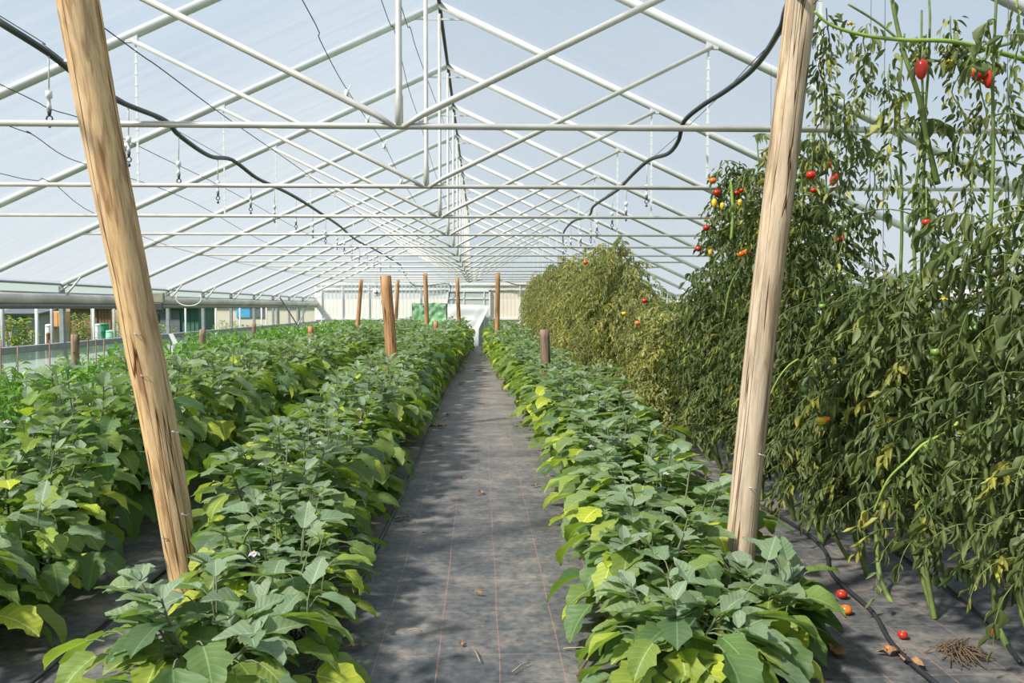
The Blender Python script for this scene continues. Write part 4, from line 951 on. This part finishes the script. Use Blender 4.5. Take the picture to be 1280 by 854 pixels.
# ------------------------------------------------------------------ outside garden
b=MB(); b.box((-90,-30,-.12),(XL-.1,120,-.05)); b.build('lawn',plain('mown_grass',(.16,.32,.05),.9,var=.35,scale=30)); o=bpy.data.objects['lawn']; struct(o)
b=MB(); b.box((XR+.1,-30,-.12),(90,120,-.05)); o=b.build('lawn',bpy.data.materials['mown_grass']); struct(o)
b=MB(); b.box((XL-.1,YE+.1,-.12),(XR+.1,120,-.05)); o=b.build('lawn',bpy.data.materials['mown_grass']); struct(o)
CM_={k:plain('outdoor_'+k,c,.7,var=v,scale=s,bump=.2) for k,c,v,s in (('greyboard',(.34,.34,.34),.15,6),('fence',(.45,.36,.25),.3,5),('brown',(.22,.11,.07),.25,5),('orange',(.65,.33,.13),.15,4),('barrel',(.05,.30,.17),.1,3),('mint',(.25,.55,.42),.1,3),('dkgreen',(.05,.13,.10),.2,3),('cream',(.62,.56,.47),.06,1),('white',(.8,.8,.78),.05,3),('blue',(.08,.35,.65),.1,3),('redcloth',(.6,.08,.07),.3,6),('slate',(.12,.13,.15),.2,5),('pink',(.75,.35,.35),.3,6))}
def span(px0,px1,Y): return P(px0,400,Y).x, P(px1,400,Y).x
def shed(px0,px1,pyt,Y,label,wm,rm,dm):
    x0,x1=span(px0,px1,Y); zt=P(px0,pyt,Y).z; t=thing('garden_shed',label,'shed',((x0+x1)/2,Y,0)); w=(x1-x0)/2
    b=MB()
    n=int(w*2/.14)
    b.box((-w,0,-.05),(w,1.8,zt))
    for i in range(n+1): b.box((-w+i*2*w/n-.008,-.02,-.05),(-w+i*2*w/n+.008,0,zt))
    b.build('walls',CM_[wm],t,False)
    b=MB(); b.add([(-w-.2,-.3,zt),(w+.2,-.3,zt),(w+.2,2.1,zt),(-w-.2,2.1,zt),(-w-.2,.9,zt+.15),(w+.2,.9,zt+.15)],[(0,1,5,4),(2,3,4,5),(0,4,3),(1,2,5),(0,3,2,1)]); b.build('roof',CM_[rm],t,False)
    b=MB(); b.box((-w*.35,-.05,0),(w*.35,-.02,min(1.9,zt-.1))); b.build('door',CM_[dm],t,False)
shed(2,46,392,27,'grey board garden shed behind the flowering bush','greyboard','slate','dkgreen')
shed(88,138,386,42,'reddish brown shed beyond the green barrel','brown','slate','brown')
shed(178,248,384,30,'dark green shed seen right of the leaning post','dkgreen','slate','slate')
def fence(px0,px1,pyt,Y,label,mat,pw=.14):
    x0,x1=span(px0,px1,Y); zt=P(px0,pyt,Y).z; t=thing('board_fence',label,'fence',((x0+x1)/2,Y,0)); b=MB(); n=int((x1-x0)/pw); w=(x1-x0)/2
    for i in range(n): b.box((-w+i*pw,0,-.06),(-w+i*pw+pw*.9,.025,zt+rnd.uniform(-.03,.03)))
    b.build('boards',CM_[mat],t,False)
    for za in (.4,zt-.4): b=MB(); b.box((-w,.03,za),(w,.08,za+.1)); b.build('rail',CM_[mat],t,False)
fence(46,90,386,29,'tan board fence between the grey shed and the brown shed','fence')
fence(140,182,387,36,'grey-brown board fence just left of the big leaning post','fence')
# orange hutch
c=P(76,399,24); t=thing('wall_hutch','orange wooden hutch in front of the tan fence','cabinet',(c.x,24,0)); b=MB(); b.box((-.19,-.15,P(76,409,24).z),(.19,.15,P(76,389,24).z)); b.build('body',CM_['orange'],t,False,.02)
b=MB(); b.box((-.17,-.17,P(76,408,24).z),(-.01,-.15,P(76,391,24).z)); b.box((.01,-.17,P(76,408,24).z),(.17,-.15,P(76,391,24).z)); b.build('door',CM_['orange'],t,False)
b=MB()
for sx in (-.16,.16): b.box((sx-.02,-.12,-.05),(sx+.02,.12,P(76,409,24).z))
b.build('leg',CM_['fence'],t,False)
# barrels
def barrel(px,pyt,Y,r,label,mat,name='rain_barrel'):
    c=P(px,pyt,Y); t=thing(name,label,'barrel',(c.x,Y,-.05)); h=c.z+.05; b=MB()
    b.lathe((0,0,0),[(r*.88,0),(r*.95,h*.1),(r,h*.3),(r*1.03,h*.33),(r,h*.36),(r,h*.64),(r*1.03,h*.67),(r,h*.7),(r*.93,h*.93),(r*.9,h*.97)],18); b.build('body',CM_[mat],t)
    b=MB(); b.lathe((0,0,h*.95),[(r*.96,0),(r*.98,.03),(r*.9,.06),(r*.3,.075),(.01,.08)],18); b.build('lid',CM_[mat],t)
barrel(127.5,405,36,.28,'tall green rain barrel on the lawn outside','barrel')
barrel(139,414,33,.20,'small pale green tub beside the tall green barrel','mint')
barrel(122,406,33,.11,'slim white drum left of the green barrel','white')
barrel(61,406,22,.09,'slim white canister hanging by the tan fence','white')
barrel(60,417,21,.05,'small brown feeder below the white canister','brown')
# outside poles
for i,(px,Y,m,w,l) in enumerate(((46,16,'white',.06,'white pole between the flowering bush and the tan fence'),(65,18,'greyboard',.07,'grey pole in front of the tan fence'),(117,22,'white',.06,'white pole left of the green barrel'),(115,24,'greyboard',.06,'grey pole touching the white pole by the barrel'),(143,20,'greyboard',.05,'grey pole right of the mint tub'),(158,20,'greyboard',.05,'grey pole just left of the leaning post'),(3,16,'greyboard',.07,'grey pole at the picture edge beyond the flowering bush'),(232,24,'white',.05,'white pole before the dark green shed'),(270,26,'white',.05,'white pole right of the dark green shed'),(300,28,'white',.05,'white pole under the blue panel'),(327,30,'white',.05,'white pole right of the blue panel'),(333,30,'white',.05,'white pole paired close to another right of the blue panel'))):
    c=P(px,400,Y); b=MB(); b.tube([(c.x,Y,-.06),(c.x,Y,1.9)],w/2,8); tag(b.build('garden_pole',CM_[m]),l,'pole')
def bush(px,pyt,Y,w,label,flower_cols,n=260,seed=1,name='flowering_bush',cat='bush',base=(.1,.8,.3)):
    c=P(px,pyt,Y); h=c.z; t=thing(name,label,cat,(c.x,Y,-.06)); q=random.Random(seed); Lf=MB(); S=MB()
    for i in range(n):
        a=q.uniform(0,6.28); z=h*(.15+.85*q.random()); r=w*math.sqrt(q.random())*(1.1-.5*z/h); p=Vector((r*math.cos(a),r*math.sin(a),z)); L=q.uniform(.07,.16)
        Lf.leaf(p,a,q.uniform(-.5,.8),L,L*.45,.7,q.uniform(-.5,.5),.2,(base[0]*q.random(),q.random(),base[2]),3,2,0)
        if i%12==0: S.tube([(0,0,0),p*.5+Vector((0,0,.05)),p],.006,4,False)
    Lf.build('foliage',M['garden_leaf'],t); S.build('twigs',M['pep_stem'],t)['kind']='stuff'
    if flower_cols:
        for fc in flower_cols:
            b=MB()
            for i in range(26):
                a=q.uniform(0,6.28); z=h*q.uniform(.45,1.02); r=w*math.sqrt(q.random())*(1.15-.5*z/h); p=Vector((r*math.cos(a),r*math.sin(a)-.05,z))
                for k in range(5): b.leaf(p,k*1.256,.3,.05,.045,.3,0,.1,(0,.5,0),2,2,0)
            o=b.build('blossoms',CM_[fc] if fc in CM_ else M[fc],t); o['kind']='stuff'
bush(18,395,19,.42,'pink and yellow flowering bush outside the side opening',['pink','yellow_petal','orange'],520,1,base=(.3,.8,.3))
bush(35,406,20,.3,'smaller red flowering bush right of the pink one',['redcloth','pink'],160,2,base=(.2,.8,.3))
bush(101,390,30,.45,'grey-green bush on the lawn left of the white pole',None,320,3,'garden_bush','bush',(.1,.8,.7))
bush(105,404,28,.3,'small leafy bush with red blooms left of the white drum',['redcloth','white'],180,4,base=(.1,.8,.1))
bush(282,400,28,.6,'bright light-green shrub outside below the blue panel',None,400,5,'garden_bush','bush',(.2,1,.5))
bush(152,398,27,.3,'leafy shrub beside the leaning post outside',None,200,6,'garden_bush','bush',(.2,.9,.4))
bush(204,402,25,.4,'low leafy shrub at the corner of the dark green shed',None,260,7,'garden_bush','bush',(.2,.9,.3))
bush(305,404,34,1.1,'low green hedge plant below the far cream wall',None,400,8,'garden_bush','bush',(.2,.9,.2))
# far cream building
x0,x1=span(240,420,46); t=thing('cream_building','long low cream building far outside the side opening','building',((x0+x1)/2,46,0)); w=(x1-x0)/2
b=MB(); b.box((-w,0,-.06),(w,6,1.95)); b.build('walls',CM_['cream'],t,False)
b=MB(); b.box((-w-.2,-.3,1.95),(w+.2,6.3,2.03)); b.build('roof',CM_['greyboard'],t,False)
for px0,px1,m in ((296,313,'blue'),(314,332,'slate')):
    a,c_=span(px0,px1,46); b=MB(); b.box((a-(x0+x1)/2,-.06,P(300,397,46).z),(c_-(x0+x1)/2,-.01,P(300,388,46).z+.25)); b.build('window',CM_[m],t,False)
for px in (262,346,372):
    a,_=span(px,px,46); b=MB(); b.box((a-(x0+x1)/2-.05,-.07,0),(a-(x0+x1)/2+.05,-.01,1.95)); b.build('downpipe',CM_['greyboard'],t,False)
# tall thin canes in front of the skirt
for i,(px,pyt,Y) in enumerate(((22,432,9.9),(62,425,10.4),(110,424,11.4),(120,424,11.6),(130,424,11.8),(1,425,9.8))):
    T_=P(px,pyt,Y); b=MB(); b.tube([(T_.x-.02,Y,0),(T_.x,Y,T_.z)],.008,6); tag(b.build('plant_cane',M['timber_d']),'thin brown cane, %s from the picture edge before the side skirt'%ORD[[1,2,3,4,5,0][i]],'cane','thin canes along the pepper row')
# white label sign
t=thing('plant_marker','small white marker board tilted among the peppers right of the leaning post','marker',P(215,425,13.0)); t.location.z=0
b=MB(); b.tube([(0,0,0),(0,0,P(215,432,13).z)],.008,6); b.build('stick',M['white'],t)
zc=P(215,423,13).z; b=MB(); b.add([(-.05,-.01,zc+.07),(.02,-.01,zc+.07),(.09,-.01,zc-.07),(.02,-.01,zc-.09),(-.05,0,zc+.07),(.02,0,zc+.07),(.09,0,zc-.07),(.02,0,zc-.09)],[(0,1,2,3),(7,6,5,4),(0,4,5,1),(1,5,6,2),(2,6,7,3),(3,7,4,0)]); b.build('board',M['white'],t,False)

# ------------------------------------------------------------------ light
w=bpy.data.worlds.new('sky'); scene.world=w; w.use_nodes=True; nt=w.node_tree; nt.nodes.clear(); L=nt.links.new
out=N(nt,'ShaderNodeOutputWorld'); bg=N(nt,'ShaderNodeBackground'); L(bg.outputs[0],out.inputs[0])
tc=N(nt,'ShaderNodeTexCoord'); sx=N(nt,'ShaderNodeSeparateXYZ'); L(tc.outputs['Generated'],sx.inputs[0])
r=ramp(nt,sx.outputs[2],[(0,(.78,.85,.90)),(.12,(.66,.78,.89)),(.5,(.42,.60,.84))])
mp=N(nt,'ShaderNodeMapping'); mp.inputs['Scale'].default_value=(1.2,1.2,3.5); L(tc.outputs['Generated'],mp.inputs[0])
nz=N(nt,'ShaderNodeTexNoise'); nz.inputs['Scale'].default_value=1.8; nz.inputs['Detail'].default_value=7; L(mp.outputs[0],nz.inputs['Vector'])
rc=ramp(nt,nz.outputs['Fac'],[(.3,(0,0,0)),(.75,(.5,.5,.5))])
mx=N(nt,'ShaderNodeMix',data_type='RGBA'); L(rc.outputs[0],mx.inputs['Factor']); L(r.outputs[0],mx.inputs['A']); mx.inputs['B'].default_value=(.92,.94,.95,1)
L(mx.outputs['Result'],bg.inputs[0]); bg.inputs[1].default_value=.60
sd=bpy.data.lights.new('sun','SUN'); so=bpy.data.objects.new('sun',sd); col.objects.link(so); sd.energy=5.2; sd.angle=R(5); sd.color=(1,.95,.86)
sdir=Vector((.62,.42,-.78)).normalized(); so.rotation_euler=sdir.to_track_quat('-Z','Y').to_euler(); so.location=(-10,-6,12)

vs_=scene.view_settings; vs_.view_transform='Standard'; vs_.look='None'; vs_.gamma=1; vs_.use_curve_mapping=False; vs_.exposure=.5
cy=scene.cycles; cy.use_denoising=True; cy.max_bounces=7; cy.diffuse_bounces=4; cy.transmission_bounces=4; cy.transparent_max_bounces=12; cy.sample_clamp_indirect=6; cy.caustics_reflective=False; cy.caustics_refractive=False
